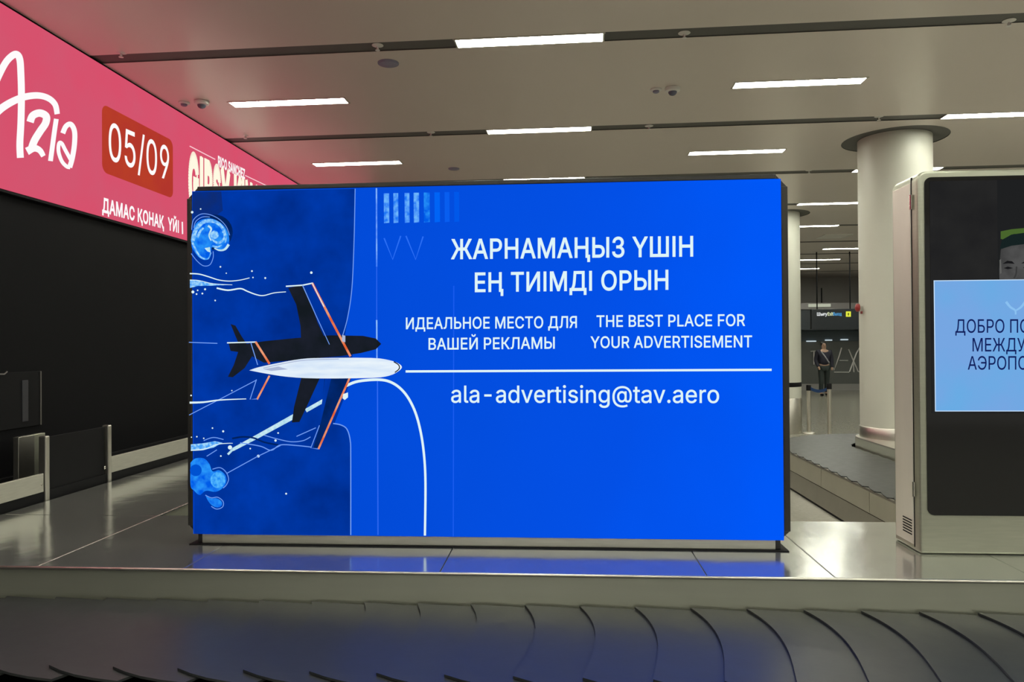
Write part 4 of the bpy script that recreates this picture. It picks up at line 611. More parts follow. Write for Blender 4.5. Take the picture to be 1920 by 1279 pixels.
# ================================================================== BLUE LED SCREEN
SY = 3.66
A = Art('Y', SY, -1)
led = thing('advertising_screen', 'wide blue advertising screen with a white aeroplane, standing on the steel deck', 'advertising screen', (-.4, SY + .1, DZ))
tl, tr, brr, bl = A.p(360, 358.5), A.p(1466, 335.5), A.p(1468, 1013), A.p(362.5, 1001.5)
xl, xr = (tl.x + bl.x) / 2, (tr.x + brr.x) / 2; zt, zb = (tl.z + tr.z) / 2, (bl.z + brr.z) / 2
fl, fr_ = A.p(352, 640).x, A.p(1479, 640).x
ft, fbz = A.p(700, 343).z, zb + .004
ch = .055
FP = [(fl + ch, ft), (fr_ - ch, ft), (fr_, ft - ch * 1.1), (fr_, fbz + ch * .7), (fr_ - ch * .8, fbz - .004), (fl + ch * .8, fbz - .004), (fl, fbz + ch * .7), (fl, ft - ch * 1.1)]
cab = MB().prism([(x, SY + .004, z) for x, z in FP], (0, .2, 0), BEZEL)
# raised rim round the picture
for (a, b, c, d) in ((fl + ch, fr_ - ch, zt, ft),):
    cab.box((a, SY - .006, c), (b, SY + .01, d), BEZEL)
for (a, b) in ((fl, xl), (xr, fr_)):
    cab.box((a, SY - .006, fbz + ch * .7), (b, SY + .01, ft - ch * 1.1), BEZEL)
obj('cabinet', cab, led, bevel=.004)
pl = A.p(378, 1011).x, A.p(1455, 1022).x
obj('plinth', MB().box((pl[0], SY + .006, DZ + .0055), (pl[1], SY + .17, fbz - .005), STEEL), led, bevel=.003)
for s in (0, 1):
    x = pl[s] + (-.028 if s == 0 else .004)
    obj('corner_foot', MB().box((x, SY + .02, DZ + .0055), (x + .024, SY + .16, fbz - .005), BEZEL), led, bevel=.002)
obj('base_plate', MB().box((pl[0] - .06, SY - .012, DZ + .001), (pl[1] + .06, SY + .25, DZ + .005), BLACK), led, bevel=.001)

BG = ramp_glow('advert_blue', [(0, (0, 70, 204)), (.42, (3, 77, 220)), (.72, (3, 80, 230)), (1, (0, 88, 248))], 0, xl + .4, xr + .4)
NAVY = glow('advert_navy', (0, 44, 138), 1, (0, 58, 172), 5, (1, 1, 1), .3, .7)
DKNAVY = glow('advert_dark_navy', (14, 44, 116), 1, (4, 46, 138), 9)
WHT = glow('advert_white', (222, 244, 248)); ICE = glow('advert_ice', (168, 216, 234), 1, (210, 238, 246), 60)
SKY = glow('advert_sky', (70, 160, 248), 1, (170, 222, 252), 55, (1, 1, 1), .4, .62)
AZ = glow('advert_azure', (0, 92, 232), 1, (40, 150, 250), 26)
LINE = glow('advert_line', (112, 158, 244)); FAINT = glow('advert_faint', (46, 104, 240)); PALE = glow('advert_pale', (150, 200, 255), 1, (70, 130, 250), 14)
INK = glow('advert_ink', (20, 26, 32), 1, (28, 32, 44), 9); DKBL = glow('advert_deep', (2, 40, 112), 1, (2, 32, 88), 10)
ORG = glow('advert_orange', (226, 98, 52), 1, (238, 160, 120), 20); FUS = glow('advert_fuselage', (208, 226, 248), 1, (236, 246, 252), 7, (.6, 1, 4))
GREYF = glow('advert_shade', (172, 184, 214))
# picture ground
A.box = (xl, xr, zb, zt)
A.mb.poly([(xl, SY, zb), (xr, SY, zb), (xr, SY, zt), (xl, SY, zt)], BG)
A.poly([(361, 360), (666, 354), (664, 450), (660, 540), (652, 600), (646, 632), (661, 665), (658, 712), (640, 760), (627, 795), (642, 797), (652, 805), (657, 822), (658, 1004), (364, 1001)], NAVY)
A.poly([(361, 360), (415, 359), (418, 395), (395, 412), (376, 400), (361, 430)], DKNAVY)
# faint verticals, arch lines
A.line([(666, 354), (664, 450), (660, 540), (652, 595), (643, 628)], 1.6, LINE, 6)
A.line([(706, 353), (706.5, 500)], 2.6, PALE); A.line([(706.5, 500), (706.5, 600)], 1.6, FAINT); A.line([(706.5, 600), (707, 672)], 2.6, PALE)
A.line([(708, 712), (709, 1003)], 2.2, FAINT)
A.line([(851, 536), (850, 1006)], 2.0, glow('advert_trace', (26, 92, 238)))
A.line([(625, 794), (640, 797), (651, 805), (657, 826), (658, 860), (658, 1003)], 2.0, LINE, 5)
A.line([(648, 724), (672, 715), (712, 712), (738, 719), (760, 738), (777, 768), (788, 805), (795, 850), (798, 905), (797, 1004)], 5.2, WHT, 6, 4.2)
A.line([(613, 748), (574, 770)], 7, ICE); A.line([(553, 780), (484, 818), (437, 843)], 9, ICE, 0, 6); A.line([(437, 843), (428, 852)], 4, ICE)
# bars and chevrons
for i, (a, b) in enumerate(((720, 730), (738, 747), (759, 768), (776, 786), (795, 806), (815, 825), (834, 843), (852, 861))):
    mcol = [SKY, SKY, SKY, SKY, AZ, glow('advert_bar_a', (0, 100, 246)), glow('advert_bar_b', (8, 94, 240)), glow('advert_bar_c', (0, 88, 234))][i]
    A.poly([(a, 363 - i * .35), (b, 363 - i * .35), (b + .5, 418 - i * .3), (a + .5, 419 - i * .3)], glow('advert_bars', (28, 118, 246), 1, (110, 182, 252), 42) if i < 4 else mcol)
for pts in ([(721, 447), (737, 487), (752, 443)], [(762, 443), (780, 487), (794, 444)]): A.line(pts, 2.6, glow('advert_chevron', (44, 112, 246)))
# upper left cloud swirl
A.disc(404, 436, 34, DKBL, 28, 33)
A.poly([(361, 440), (367, 424), (376, 414), (392, 410), (406, 413), (421, 423), (430, 440), (431, 458), (423, 469), (410, 471), (400, 462), (396, 478), (388, 488), (376, 484), (366, 472), (361, 462)], AZ, 5)
A.line([(363, 452), (370, 430), (386, 416), (406, 417), (420, 430), (423, 446), (412, 456), (401, 450), (400, 440)], 8, SKY, 6, 3)
A.disc(404, 441, 8, SKY, 14); A.line([(392, 424), (398, 430), (394, 442), (398, 452)], 4, ICE, 5, 2); A.line([(420, 434), (426, 444), (424, 456)], 5, SKY, 5, 2); A.line([(372, 446), (378, 434), (384, 428)], 5, SKY, 5, 3); A.line([(400, 462), (410, 464), (418, 460)], 4, SKY, 4, 2)
A.line([(431, 459), (424, 468), (414, 470), (404, 466)], 5, ICE, 5, 2)
A.line([(361, 448), (366, 462), (378, 482), (392, 486), (398, 474)], 4, SKY, 5, 2)
A.poly([(386, 466), (396, 464), (397, 474), (391, 472)], ICE)
for q in ([(361, 476), (372, 490), (384, 499), (396, 497), (402, 484), (402, 472)], [(362, 432), (365, 414), (378, 403), (394, 403), (412, 411), (426, 425), (433, 442)], [(366, 428), (370, 416), (382, 408), (396, 408)]):
    A.line(q, 1.4, LINE, 6)
for x, y, r in ((363, 399, 2.4), (379, 393, 1.4), (416, 501, 1.6), (427, 513, 1.2), (475, 509, 1.7), (477, 521, 1.4), (500, 522, 1.8), (586, 512, 2.4), (365, 548, 2.8), (374, 545, 1.5), (372, 552, 1.6), (388, 543, 1.9), (383, 551, 1.7), (407, 564, 1.5),
                (402, 802, 1.5), (422, 808, 2), (373, 818, 1.4), (363, 819, 1.2), (386, 821, 1.4), (435, 838, 4), (418, 854, 1.6), (520, 825, 2.2), (488, 854, 2.6), (525, 811, 1.6), (473, 840, 1.5), (540, 924, 1.8), (363, 741, 1.6), (439, 732, 1.2)):
    A.disc(x, y, r, WHT, 10)
A.line([(360.5, 514), (378, 515), (396, 520), (415, 526), (435, 528), (455, 526), (472, 522)], 2.4, WHT, 5, 1.4)
A.poly([(361, 526), (375, 527), (400, 533), (425, 535), (440, 535), (400, 536.5), (376, 537), (361, 541)], SKY)
A.line([(361, 526), (378, 527), (405, 533), (440, 535)], 1.6, WHT, 4, 1)
A.line([(411, 541), (432, 545), (455, 542), (468, 547), (484, 553), (498, 555), (518, 550), (540, 548)], 3, WHT, 5, 1.4)
# lower left waves, blobs
A.poly([(363, 832), (385, 830), (408, 826), (422, 829), (405, 838), (385, 843), (363, 844)], SKY)
A.line([(363, 843), (388, 841), (412, 832), (432, 830), (441, 830)], 2.2, WHT, 5, 1)
A.line([(387, 825), (400, 820), (410, 819.5), (424, 823)], 1.6, LINE, 5)
A.line([(440, 821), (460, 818), (480, 820), (500, 828), (526, 833)], 3.2, DKBL, 5)
A.line([(455, 829), (475, 832), (495, 836), (513, 843), (530, 833), (560, 834), (588, 837)], 1.8, LINE, 5)
A.line([(500, 815), (525, 822), (550, 827), (572, 825), (586, 818)], 1.6, LINE, 5)
A.line([(430, 886), (488, 854), (530, 834)], 1.6, LINE); A.line([(560, 817), (596, 801)], 1.6, LINE); A.line([(393, 854), (412, 842)], 1.5, LINE)
A.poly([(363, 866), (372, 858), (388, 858), (398, 868), (404, 882), (416, 880), (427, 888), (430, 900), (424, 912), (410, 920), (392, 918), (380, 926), (370, 918), (363, 908)], AZ, 5)
A.disc(373, 880, 11, glow('advert_blob', (0, 82, 208)), 18, 11)
A.disc(414, 898, 14, glow('advert_blob_light', (30, 140, 246), 1, (90, 190, 255), 60), 18, 15)
A.line([(404, 878), (418, 875), (429, 883), (434, 896), (430, 907), (424, 913)], 1.5, LINE, 5)
A.poly([(391, 926), (400, 932), (412, 932), (421, 938), (421, 946), (412, 949), (402, 944), (395, 935)], AZ, 4)
A.line([(391, 926), (402, 931), (414, 930), (424, 938), (423, 948), (412, 952), (402, 947)], 1.5, LINE, 5)
# aeroplane: dark copy behind, then outlines and white fuselage
A.poly([(545, 541), (573, 535), (586, 566), (600, 606), (612, 632), (626, 668), (570, 668), (568, 612), (560, 572)], INK)
A.poly([(434, 643), (452, 642), (446, 628), (438, 608), (447, 611), (458, 630), (468, 645), (500, 640), (560, 634), (624, 629), (684, 630), (708, 635), (718, 645), (708, 655), (680, 662), (640, 668), (590, 672), (500, 680), (478, 668), (464, 690), (442, 707), (433, 706), (444, 684), (452, 660), (438, 658)], INK)
A.poly([(570, 706), (605, 706), (584, 752), (566, 790), (552, 791), (556, 762)], INK)
A.poly([(613, 706), (658, 706), (636, 762), (602, 838), (592, 838), (604, 796)], DKBL)
A.poly([(614, 706), (626, 706), (606, 790), (592, 838), (602, 800)], NAVY)
A.line([(541, 538), (572, 536), (591, 532)], 2.4, WHT); A.line([(572, 536), (596, 590), (622, 646)], 1.8, LINE, 0, 1.2)
A.line([(590, 532), (626, 602), (661, 668)], 4.2, ORG)
A.line([(590, 532), (612, 576)], 1.6, WHT)
A.line([(361, 642), (414, 644)], 1.6, LINE); A.line([(432, 643), (486, 641.5)], 2.2, WHT); A.line([(476, 642), (489, 684)], 1.6, LINE)
A.line([(485, 641), (511, 682)], 4, ORG); A.line([(511, 704), (488, 748)], 3.4, ORG)
A.line([(487, 711), (475, 748), (488, 747)], 1.6, LINE); A.line([(362, 777), (424, 745), (487, 712)], 1.5, LINE)
A.line([(363, 754), (390, 753), (420, 749), (468, 747)], 4, WHT, 4, 1.4)
A.line([(660, 708), (602, 840)], 3.6, ORG); A.line([(604, 796), (588, 838), (602, 840)], 1.5, LINE)
A.poly([(646, 628), (652, 630), (652, 642), (646, 640)], GREYF); A.poly([(648, 738), (657, 735), (657, 744), (651, 749), (647, 746)], WHT)
A.poly([(474, 694), (492, 688), (530, 680), (570, 673), (610, 671), (700, 671), (733, 675), (750, 681), (757, 688), (750, 696), (733, 704), (700, 708), (600, 709), (545, 706), (505, 700)], FUS, 3)
A.line([(500, 690), (540, 681), (580, 675), (640, 673)], 1.6, GREYF, 4); A.poly([(500, 692), (528, 687), (546, 692), (515, 695)], GREYF)
A.line([(742, 678), (751, 684), (752, 691), (744, 698)], 2, INK, 5)
A.line([(764, 696), (1442, 693)], 4.2, WHT)
disp = obj('display', A.mb, led)
W = WHT
text('lettering', 'ЖАРНАМАҢЫЗ ҮШІН', A, 849, 487.5, 1296, 482.5, 36, W, disp, .017)
text('lettering', 'ЕҢ ТИІМДІ ОРЫН', A, 893, 548.5, 1250, 544, 35, W, disp, .017)
text('lettering', 'ИДЕАЛЬНОЕ МЕСТО ДЛЯ', A, 765, 617.5, 1081, 615, 21, W, disp, .014)
text('lettering', 'ВАШЕЙ РЕКЛАМЫ', A, 807, 655.5, 1040, 653.5, 21, W, disp, .014)
text('lettering', 'THE BEST PLACE FOR', A, 1118, 613.5, 1392, 611.5, 21, W, disp, .014)
text('lettering', 'YOUR ADVERTISEMENT', A, 1107, 652.5, 1405, 651, 21, W, disp, .014)
text('lettering', 'ala-advertising@tav.aero', A, 849, 753.5, 1344, 754, 31, W, disp, .008)

# ================================================================== WELCOME TOTEM
TY = 3.64; TX0 = at(1726, 1036, 'Y', TY).x; TX1 = TX0 + 1.10; TDEP = .27
TT = at(1800, 319, 'Y', TY).z
tot = thing('welcome_totem', 'steel information totem with a light blue welcome panel, cut by the right photo edge', 'information totem', ((TX0 + TX1) / 2, TY + TDEP / 2, DZ))
def rrect(x0, x1, z0, z1, r, y, n=6, low=True):
    pts = []
    for cx, cz, a0 in ((x1 - r, z1 - r, 0), (x0 + r, z1 - r, pi / 2)) + (((x0 + r, z0 + r, pi), (x1 - r, z0 + r, 3 * pi / 2)) if low else ()):
        for i in range(n + 1):
            a = a0 + pi / 2 * i / n; pts.append(Vector((cx + r * cos(a), y, cz + r * sin(a))))
    if not low: pts += [Vector((x0, y, z0)), Vector((x1, y, z0))]
    return pts
obj('housing', MB().prism(rrect(TX0, TX1, DZ + .0015, TT, .045, TY, 8, False), (0, TDEP, 0), mat('totem_steel_dim', (.47, .48, .39), .36, .8, noise=(9, .1, (1, 1, 12)))), tot, bevel=.012, seg=3)  # steel colour darkened to stand in for the dim side it reflects
B = Art('Y', TY - .006, -1)
gx0 = B.p(1737, 660).x; gx1 = TX1 - (gx0 - TX0); gt = B.p(1800, 331).z; gb = B.p(1800, 967).z
obj('glass', MB().prism(rrect(gx0, gx1, gb, gt, .03, TY - .005, 6), (0, .012, 0), GLASSBLACK), tot)
b = Art('Y', TY - .0055, -1)
tx0 = b.p(1751, 660).x; tx1 = TX1 - (tx0 - TX0)
PANEL = glow('welcome_blue', (104, 172, 228), 1, (118, 166, 226), 3)
NAVYT = glow('welcome_ink', (16, 30, 92)); SHOW = glow('picture_dark', (38, 38, 38), 1, (32, 32, 33), 6)
def qd(Ar, x0, x1, z0, z1, m):
    y = Ar.val
    Ar.mb.poly([Ar.lift(Vector(q)) for q in ((x0, y, z0), (x1, y, z0), (x1, y, z1), (x0, y, z1))], m); Ar.k += 1
qd(b, tx0 - .012, tx1 + .012, b.p(1800, 775).z, gt - .02, SHOW)
fx = b.p(1871, 500).x
qd(b, fx, tx1 + .012, b.p(1800, 775).z, gt - .02, glow('picture_black', (31, 32, 33)))
GRN = glow('picture_green', (72, 100, 44)); FACE = glow('picture_face', (82, 82, 82), 1, (64, 64, 64), 12); CAPM = glow('picture_cap', (22, 34, 34)); BROW = glow('picture_brow', (24, 24, 26))
hi = glow('picture_ear', (96, 96, 94))
# a portrait under a dark cap, its lower half covered by the blue panel
b.poly([(1876, 434), (1896, 430), (1940, 426), (2010, 428), (2010, 452), (1940, 437), (1900, 439), (1884, 450), (1876, 448)], GRN)
b.poly([(1876, 470), (1879, 458), (1900, 452), (1940, 446), (1985, 452), (2002, 466), (2006, 500), (2002, 540), (1990, 575), (1880, 575), (1874, 540), (1873, 505)], FACE)
b.poly([(1874, 468), (1878, 450), (1896, 440), (1925, 436), (1962, 438), (1992, 448), (2006, 470), (1960, 458), (1920, 458), (1896, 461)], CAPM)
b.poly([(1879, 495), (1888, 489), (1897, 490), (1902, 495), (1890, 494)], BROW); b.poly([(1881, 503), (1889, 500), (1899, 503), (1889, 505)], BROW)
b.poly([(1914, 494), (1922, 489), (1934, 489), (1942, 494), (1926, 494)], BROW); b.poly([(1917, 502), (1925, 499), (1936, 502), (1926, 505)], BROW)
b.poly([(1873, 488), (1876, 486), (1877, 512), (1874, 514)], hi)
b.line([(1905, 500), (1904, 514), (1900, 522)], 3, glow('picture_nose', (56, 56, 56)), 4)
qd(b, tx0, tx1, b.p(1751, 771.5).z, b.p(1751, 526).z, glow('welcome_rim', (196, 222, 248)))
e = .004
qd(b, tx0 + e, tx1 - e, b.p(1751, 771.5).z + e, b.p(1751, 526).z - e, PANEL)
b.line([(1885, 566), (1893, 576), (1902, 582), (1903, 590)], 5, glow('welcome_mark', (138, 192, 240)), 4, 3)
b.line([(1921, 566), (1913, 576), (1904, 582)], 5, MATS['welcome_mark'], 4, 3)
tdisp = obj('display', b.mb, tot)
text('lettering', 'ДОБРО ПОЖАЛОВАТЬ В', b, 1790, 624, 2106, 624, 25, NAVYT, tdisp, .004)
text('lettering', 'МЕЖДУНАРОДНЫЙ', b, 1822, 659, 2078, 659, 25, NAVYT, tdisp, .004)
text('lettering', 'АЭРОПОРТ АЛМАТЫ', b, 1813, 693, 2086, 693, 25, NAVYT, tdisp, .004)
# side: door panel with seams, hinges, vent
sd = MB().box((TX0 - .004, TY + .062, DZ + .03), (TX0 + .01, TY + TDEP - .02, TT - .045), mat('totem_steel_bright', (.82, .78, .70), .45, .45, noise=(7, .08, (1, 1, .2))))  # same steel with the brighter reflection on this side put into its colour
obj('side_door', sd, tot, bevel=.003)
sm = MB().box((TX0 - .0012, TY + .052, DZ + .02), (TX0 + .004, TY + .060, TT - .02), BLACK)
obj('seam', sm, tot)
for zc_ in (TT - .14, DZ + .3):
    obj('hinge', MB().lathe([(.008, -.035), (.008, .035)], (TX0 - .006, TY + .046, zc_), CHROME, 12), tot, smooth=True)
vt = MB()
for i in range(6):
    z = DZ + .072 + i * .0135; vt.box((TX0 - .0052, TY + .075, z), (TX0 + .002, TY + .17, z + .006), BLACK)
obj('vent', vt, tot)

# ================================================================== FAR CAROUSEL
IX0, IX1, IY0, IY1 = 3.40, 8.5, 4.62, 9.32
BWID = .85
car2 = thing('baggage_carousel', 'second baggage carousel beyond the deck, curving round the foot of the large column', 'baggage carousel', (IX0, 6.5, 0))
def outline(d, n=14):
    """left side and far end of the island, offset outwards by d"""
    r = .55 + d; pts = [(IX0 - d, IY0 - .1)]
    cx, cy = IX0 + .55, IY1 - .55
    for i in range(n + 1):
        a = pi - pi / 2 * i / n; pts.append((cx + r * cos(a), cy + r * sin(a)))
    pts.append((IX1, IY1 + d)); return pts
def band(mb, d1, z1, d2, z2, m):
    a, b_ = outline(d1), outline(d2); n = len(a)
    mb.add([(x, y, z1) for x, y in a] + [(x, y, z2) for x, y in b_], [[i, i + 1, n + i + 1, n + i] for i in range(n - 1)], m)
isl = MB(); isl.poly([(x, y, DZ2) for x, y in outline(0)] + [(IX1, IY0 - .1, DZ2)], LIGHTSTEEL)
obj('deck', isl, car2)
f2 = MB(); band(f2, 0, DZ2, .004, DZ2 - .012, LIGHTSTEEL); band(f2, .004, DZ2 - .012, .004, BZ2 - .08, FASCIA)
obj('fascia', f2, car2, smooth=True)
u2 = MB(); band(u2, .0, BZ2 - .06, BWID, BZ2 - .06, BLACK)
obj('underframe', u2, car2)
SIDE = mat('side_panel_steel', (.60, .575, .50), .30, .9, noise=(4, .12))
s2 = MB(); band(s2, BWID - .03, BZ2 - .014, BWID + .012, BZ2 - .010, LIGHTSTEEL); band(s2, BWID + .012, BZ2 - .010, BWID + .016, BZ2 - .028, LIGHTSTEEL)
obj('edge_bead', s2, car2, smooth=True)
# side panels with visible joints
s3 = MB()
ys = [4.55, 5.2, 6.35, 7.5, 8.65]
for a_, b_ in zip(ys, ys[1:]):
    s3.box((IX0 - BWID - .010, a_ + .004, BZ2 - .21), (IX0 - BWID + .01, b_ - .004, BZ2 - .03), SIDE)
band(s3, BWID + .004, BZ2 - .03, BWID + .004, BZ2 - .21, SIDE)
obj('side_panel', s3, car2)
s4 = MB(); band(s4, BWID + .012, BZ2 - .215, BWID + .05, .02, SIDE); band(s4, BWID + .05, .02, BWID + .05, 0, BLACK)
obj('kick_plate', s4, car2, smooth=True)
sc = BWID / .80
for i in range(15): plate(car2, IX0 - BWID / 2, IY1 - .55 - .1 - i * PITCH_X, BZ2, -pi / 2, sc)
nc = 6
for i in range(nc):
    a = pi - pi / 2 * (i + .4) / nc; r = .55 + BWID / 2
    plate(car2, IX0 + .55 + r * cos(a), IY1 - .55 + r * sin(a), BZ2, a - pi - pi / 2, sc)
for i in range(6): plate(car2, IX0 + .6 + i * PITCH_X, IY1 + BWID / 2, BZ2, -pi, sc)

# ================================================================== LEFT WALL SIGN
GX = WX + .05
G = Art('X', GX, 1)
st, sbm = at(100, 66, 'X', GX).z, at(100, 381, 'X', GX).z
SGN0, SGN1 = 1.2, 14.5
sign = thing('wall_sign', 'long pink illuminated advertising sign running along the top of the black wall', 'illuminated sign', (WX, 7, sbm))
obj('cabinet', MB().box((WX, SGN0 - .03, sbm - .02), (GX - .004, SGN1 + .03, st + .018), BLACK), sign, bevel=.004)
PINK = glow('sign_pink', (216, 80, 108), 1, (210, 86, 112), 2)
G.mb.poly([(GX, SGN0, sbm), (GX, SGN1, sbm), (GX, SGN1, st), (GX, SGN0, st)], PINK)
SW = glow('sign_white', (255, 252, 252)); RED = glow('sign_red', (178, 54, 44), 1, (184, 62, 40), 3)
CREAM = glow('sign_cream', (255, 250, 226)); LPK = glow('sign_light_pink', (255, 206, 214))
# date box with rounded corners, drawn on the wall plane
def wp(x, y): q = at(x, y, 'X', GX); return q.y, q.z
(ya, za), (yb, _) = wp(191, 196), wp(324, 270)
za = wp(191, 194)[1]; zb2 = wp(191, 322)[1]
def rr(y0, y1, z0, z1, r, n=6):
    pts = []
    for cy, cz, a0 in ((y1 - r, z1 - r, 0), (y0 + r, z1 - r, pi / 2), (y0 + r, z0 + r, pi), (y1 - r, z0 + r, 3 * pi / 2)):
        for i in range(n + 1):
            a = a0 + pi / 2 * i / n; pts.append(Vector((GX, cy + r * cos(a), cz + r * sin(a))))
    return pts
G.mb.poly([G.lift(q) for q in rr(ya, yb, zb2, za, .07)], RED); G.k += 1
# brush-script word
G.line([(-14, 170), (-4, 145), (10, 118), (22, 105), (31, 102), (37, 112), (39, 140), (40, 180), (39, 230), (37, 270), (38, 296)], 13, SW, 6)
G.line([(-12, 216), (4, 202), (24, 190), (45, 182), (70, 179), (90, 184), (103, 196), (107, 214)], 15, SW, 6, 10)
G.line([(56, 229), (61, 217), (74, 212), (86, 218), (85, 231), (75, 246), (64, 264), (58, 281)], 14, SW, 6, 14)
G.line([(50, 284), (63, 278), (74, 282), (81, 293)], 15, SW, 6, 9)
G.line([(105, 223), (101, 250), (97, 280), (94, 302)], 9, SW, 5)
G.line([(117, 250), (123, 237), (132, 233), (139, 246), (139, 270), (135, 296), (130, 314)], 9.5, SW, 6)
G.line([(132, 300), (122, 282), (115, 269), (110, 269), (109, 284), (115, 302), (124, 312), (131, 314)], 7, SW, 6)
# further signage lines
G.line([(355, 274), (403, 299)], 1.8, LPK); G.line([(459, 329), (520, 358)], 1.6, LPK)
G.line([(341, 416), (341.5, 439)], 2.4, SW)
gdis = obj('display', G.mb, sign)
def gtext(body, x0, y0, x1, y1, cap, m, bold):
    return text('lettering', body, G, x0, y0, x1, y1, cap, m, gdis, bold)
gtext('05/09', 203, 299, 316, 338, 71, SW, .004)
gtext('ДАМАС ҚОНАҚ  ҮЙІ', 191, 397, 334, 436, 26, SW, .034)
gtext('RICO SANCHEZ', 408, 311, 458, 335, 18, SW, .05)
gtext('GIPSY KINGS', 354, 384, 498, 438, 92, CREAM, .085)

# ================================================================== LEFT INFEED CONVEYOR
VX = -3.42
inf = thing('infeed_conveyor', 'low black infeed conveyor with steel posts and kerbs along the black wall', 'conveyor', (VX, 5, 0))
def vz(x, y): return at(x, y, 'X', VX)
def kerb(x0, x1, yt0, yb0):
    a, b_ = vz(x0, yt0), vz(x1, yt0 - (x1 - x0) * .238)
    zt_, zb_ = a.z, vz(x0, yb0).z
    return MB().box((VX - .05, a.y, zb_), (VX, b_.y, zt_), STEEL)
ya0, y1_, y2_ = vz(-70, 940).y, vz(88, 915).y, vz(205, 885).y
kz0, kz1 = vz(207, 887).z, vz(207, 857).z
obj('kerb', MB().box((VX - .02, ya0, kz0), (VX, y1_ - .03, kz1), STEEL), inf, bevel=.003)
obj('kerb', MB().box((VX - .02, y2_ + .03, kz0), (VX, 12, kz1), STEEL), inf, bevel=.003)
obj('base_rail', MB().box((VX - .03, ya0, 0), (VX - .006, 12, kz0), BLACK), inf)
pz = vz(205, 797).z
for yy in (y1_, y2_):
    po = obj('post', MB().box((VX - .045, yy - .02, 0), (VX + .008, yy + .02, pz), LIGHTSTEEL), inf, bevel=.008, seg=3)
    obj('bolt', MB().lathe([(.012, 0), (.012, .010), (.006, .014)], (VX - .012, yy - .05, kz0 + .05), CHROME, 12, 'X'), po, smooth=True)
obj('side_panel', MB().box((VX - .034, y1_ + .03, 0), (VX - .018, y2_ - .03, pz - .01), BLACK), inf, bevel=.004)
obj('belt', MB().box((WX + .03, ya0, kz0 - .06), (VX - .05, 12, kz0 - .02), RUBBER), inf)
ja, jb = at(35, 830, 'X', VX - .26).y, at(65, 830, 'X', VX - .26).y
obj('jamb', MB().box((VX - .30, ja, 0), (VX - .26, jb, pz - .02), LIGHTSTEEL).box((VX - .30, jb + .012, 0), (VX - .27, jb + .12, pz - .02), FASCIA), inf, bevel=.003)
# dark service hatch on the wall
hx = WX + .012
h0, h1 = at(-60, 700, 'X', hx), at(76, 797, 'X', hx)
hz1, hz0 = at(74, 696, 'X', hx).z, at(74, 797, 'X', hx).z
hat = thing('service_hatch', 'dark glossy hatch with thin metal edge strip in the black wall above the conveyor', 'hatch', (WX, h1.y, hz0))
obj('panel', MB().box((WX, h0.y, hz0), (hx, h1.y, hz1), BLACK), hat, bevel=.002)
obj('edge_strip', MB().box((WX, h1.y - .005, hz0), (hx + .006, h1.y + .005, hz1), mat('dull_strip', (.16, .15, .14), .45, .6)), hat, bevel=.002)
q0, q1 = at(41, 750, 'X', hx).y, at(52, 750, 'X', hx).y
obj('mullion', MB().box((WX, q0, hz0 + .04), (hx + .006, q1, hz1 - .06), mat('dull_metal', (.05, .05, .06), .4, .5)), hat, bevel=.003)
obj('handle', MB().tube([at(-30, 702, 'X', hx + .03), at(8, 702, 'X', hx + .03), at(13, 697, 'X', hx + .01)], .005, mat('dull_strip')), hat, smooth=True)

# ================================================================== FAR HALL
def far(x, y, Y): return at(x, y, 'Y', Y)
# shop front with outline letters
SYF = 26.4
a, b2 = far(1440, 621, SYF), far(1720, 735, SYF)
shop = thing('shop_front', 'dim grey glass shop front at the far end of the hall', 'shop front', ((a.x + b2.x) / 2, SYF, 0))
GL = mat('tinted_glass', (.125, .135, .13), .2, 0, .5, noise=(.7, .3))
obj('glazing', MB().box((a.x, SYF, 0), (b2.x, SYF + .08, a.z), GL), shop)
obj('fascia_board', MB().box((a.x, SYF - .06, far(1520, 640, SYF).z), (b2.x, SYF, a.z), mat('blue_grey_board', (.075, .105, .125), .4)), shop, bevel=.01)
obj('plinth', MB().box((a.x, SYF - .05, 0), (b2.x, SYF, .22), FAR), shop)
for x0_, x1_, y_ in ((1547, 1560, 638), (1576, 1590, 637), (1512, 1530, 640)):
    p0, p1 = far(x0_, y_, SYF - .09), far(x1_, y_, SYF - .09)
    obj('spotlight', MB().box((p0.x, SYF - .12, p0.z - .02), (p1.x, SYF - .07, p0.z + .02), glow('dim_lamp', (190, 205, 210))), shop, bevel=.005)
NEON = mat('outline_letter_metal', (.75, .75, .73), .3, .3)
neon = thing('outline_letters', 'big thin outline letters standing in front of the far shop glass', 'letters', (far(1570, 690, SYF - .2).x, SYF - .2, far(1570, 698, SYF).z))
for pts in ([(1526, 658), (1526, 684)], [(1520, 659), (1530, 658), (1547, 684)], [(1551, 663), (1564, 694), (1573, 669)],
            [(1573, 669), (1578, 652)], [(1564, 698), (1592, 698)], [(1574, 676), (1590, 676)], [(1593, 697), (1606, 662)], [(1591, 655), (1609, 697), (1618, 697)], [(1600, 680), (1601, 698)], [(1606, 662), (1612, 652)]):
    obj('letter_stroke', MB().tube([far(x, y, SYF - .024) for x, y in pts], .022, NEON, 6), neon)
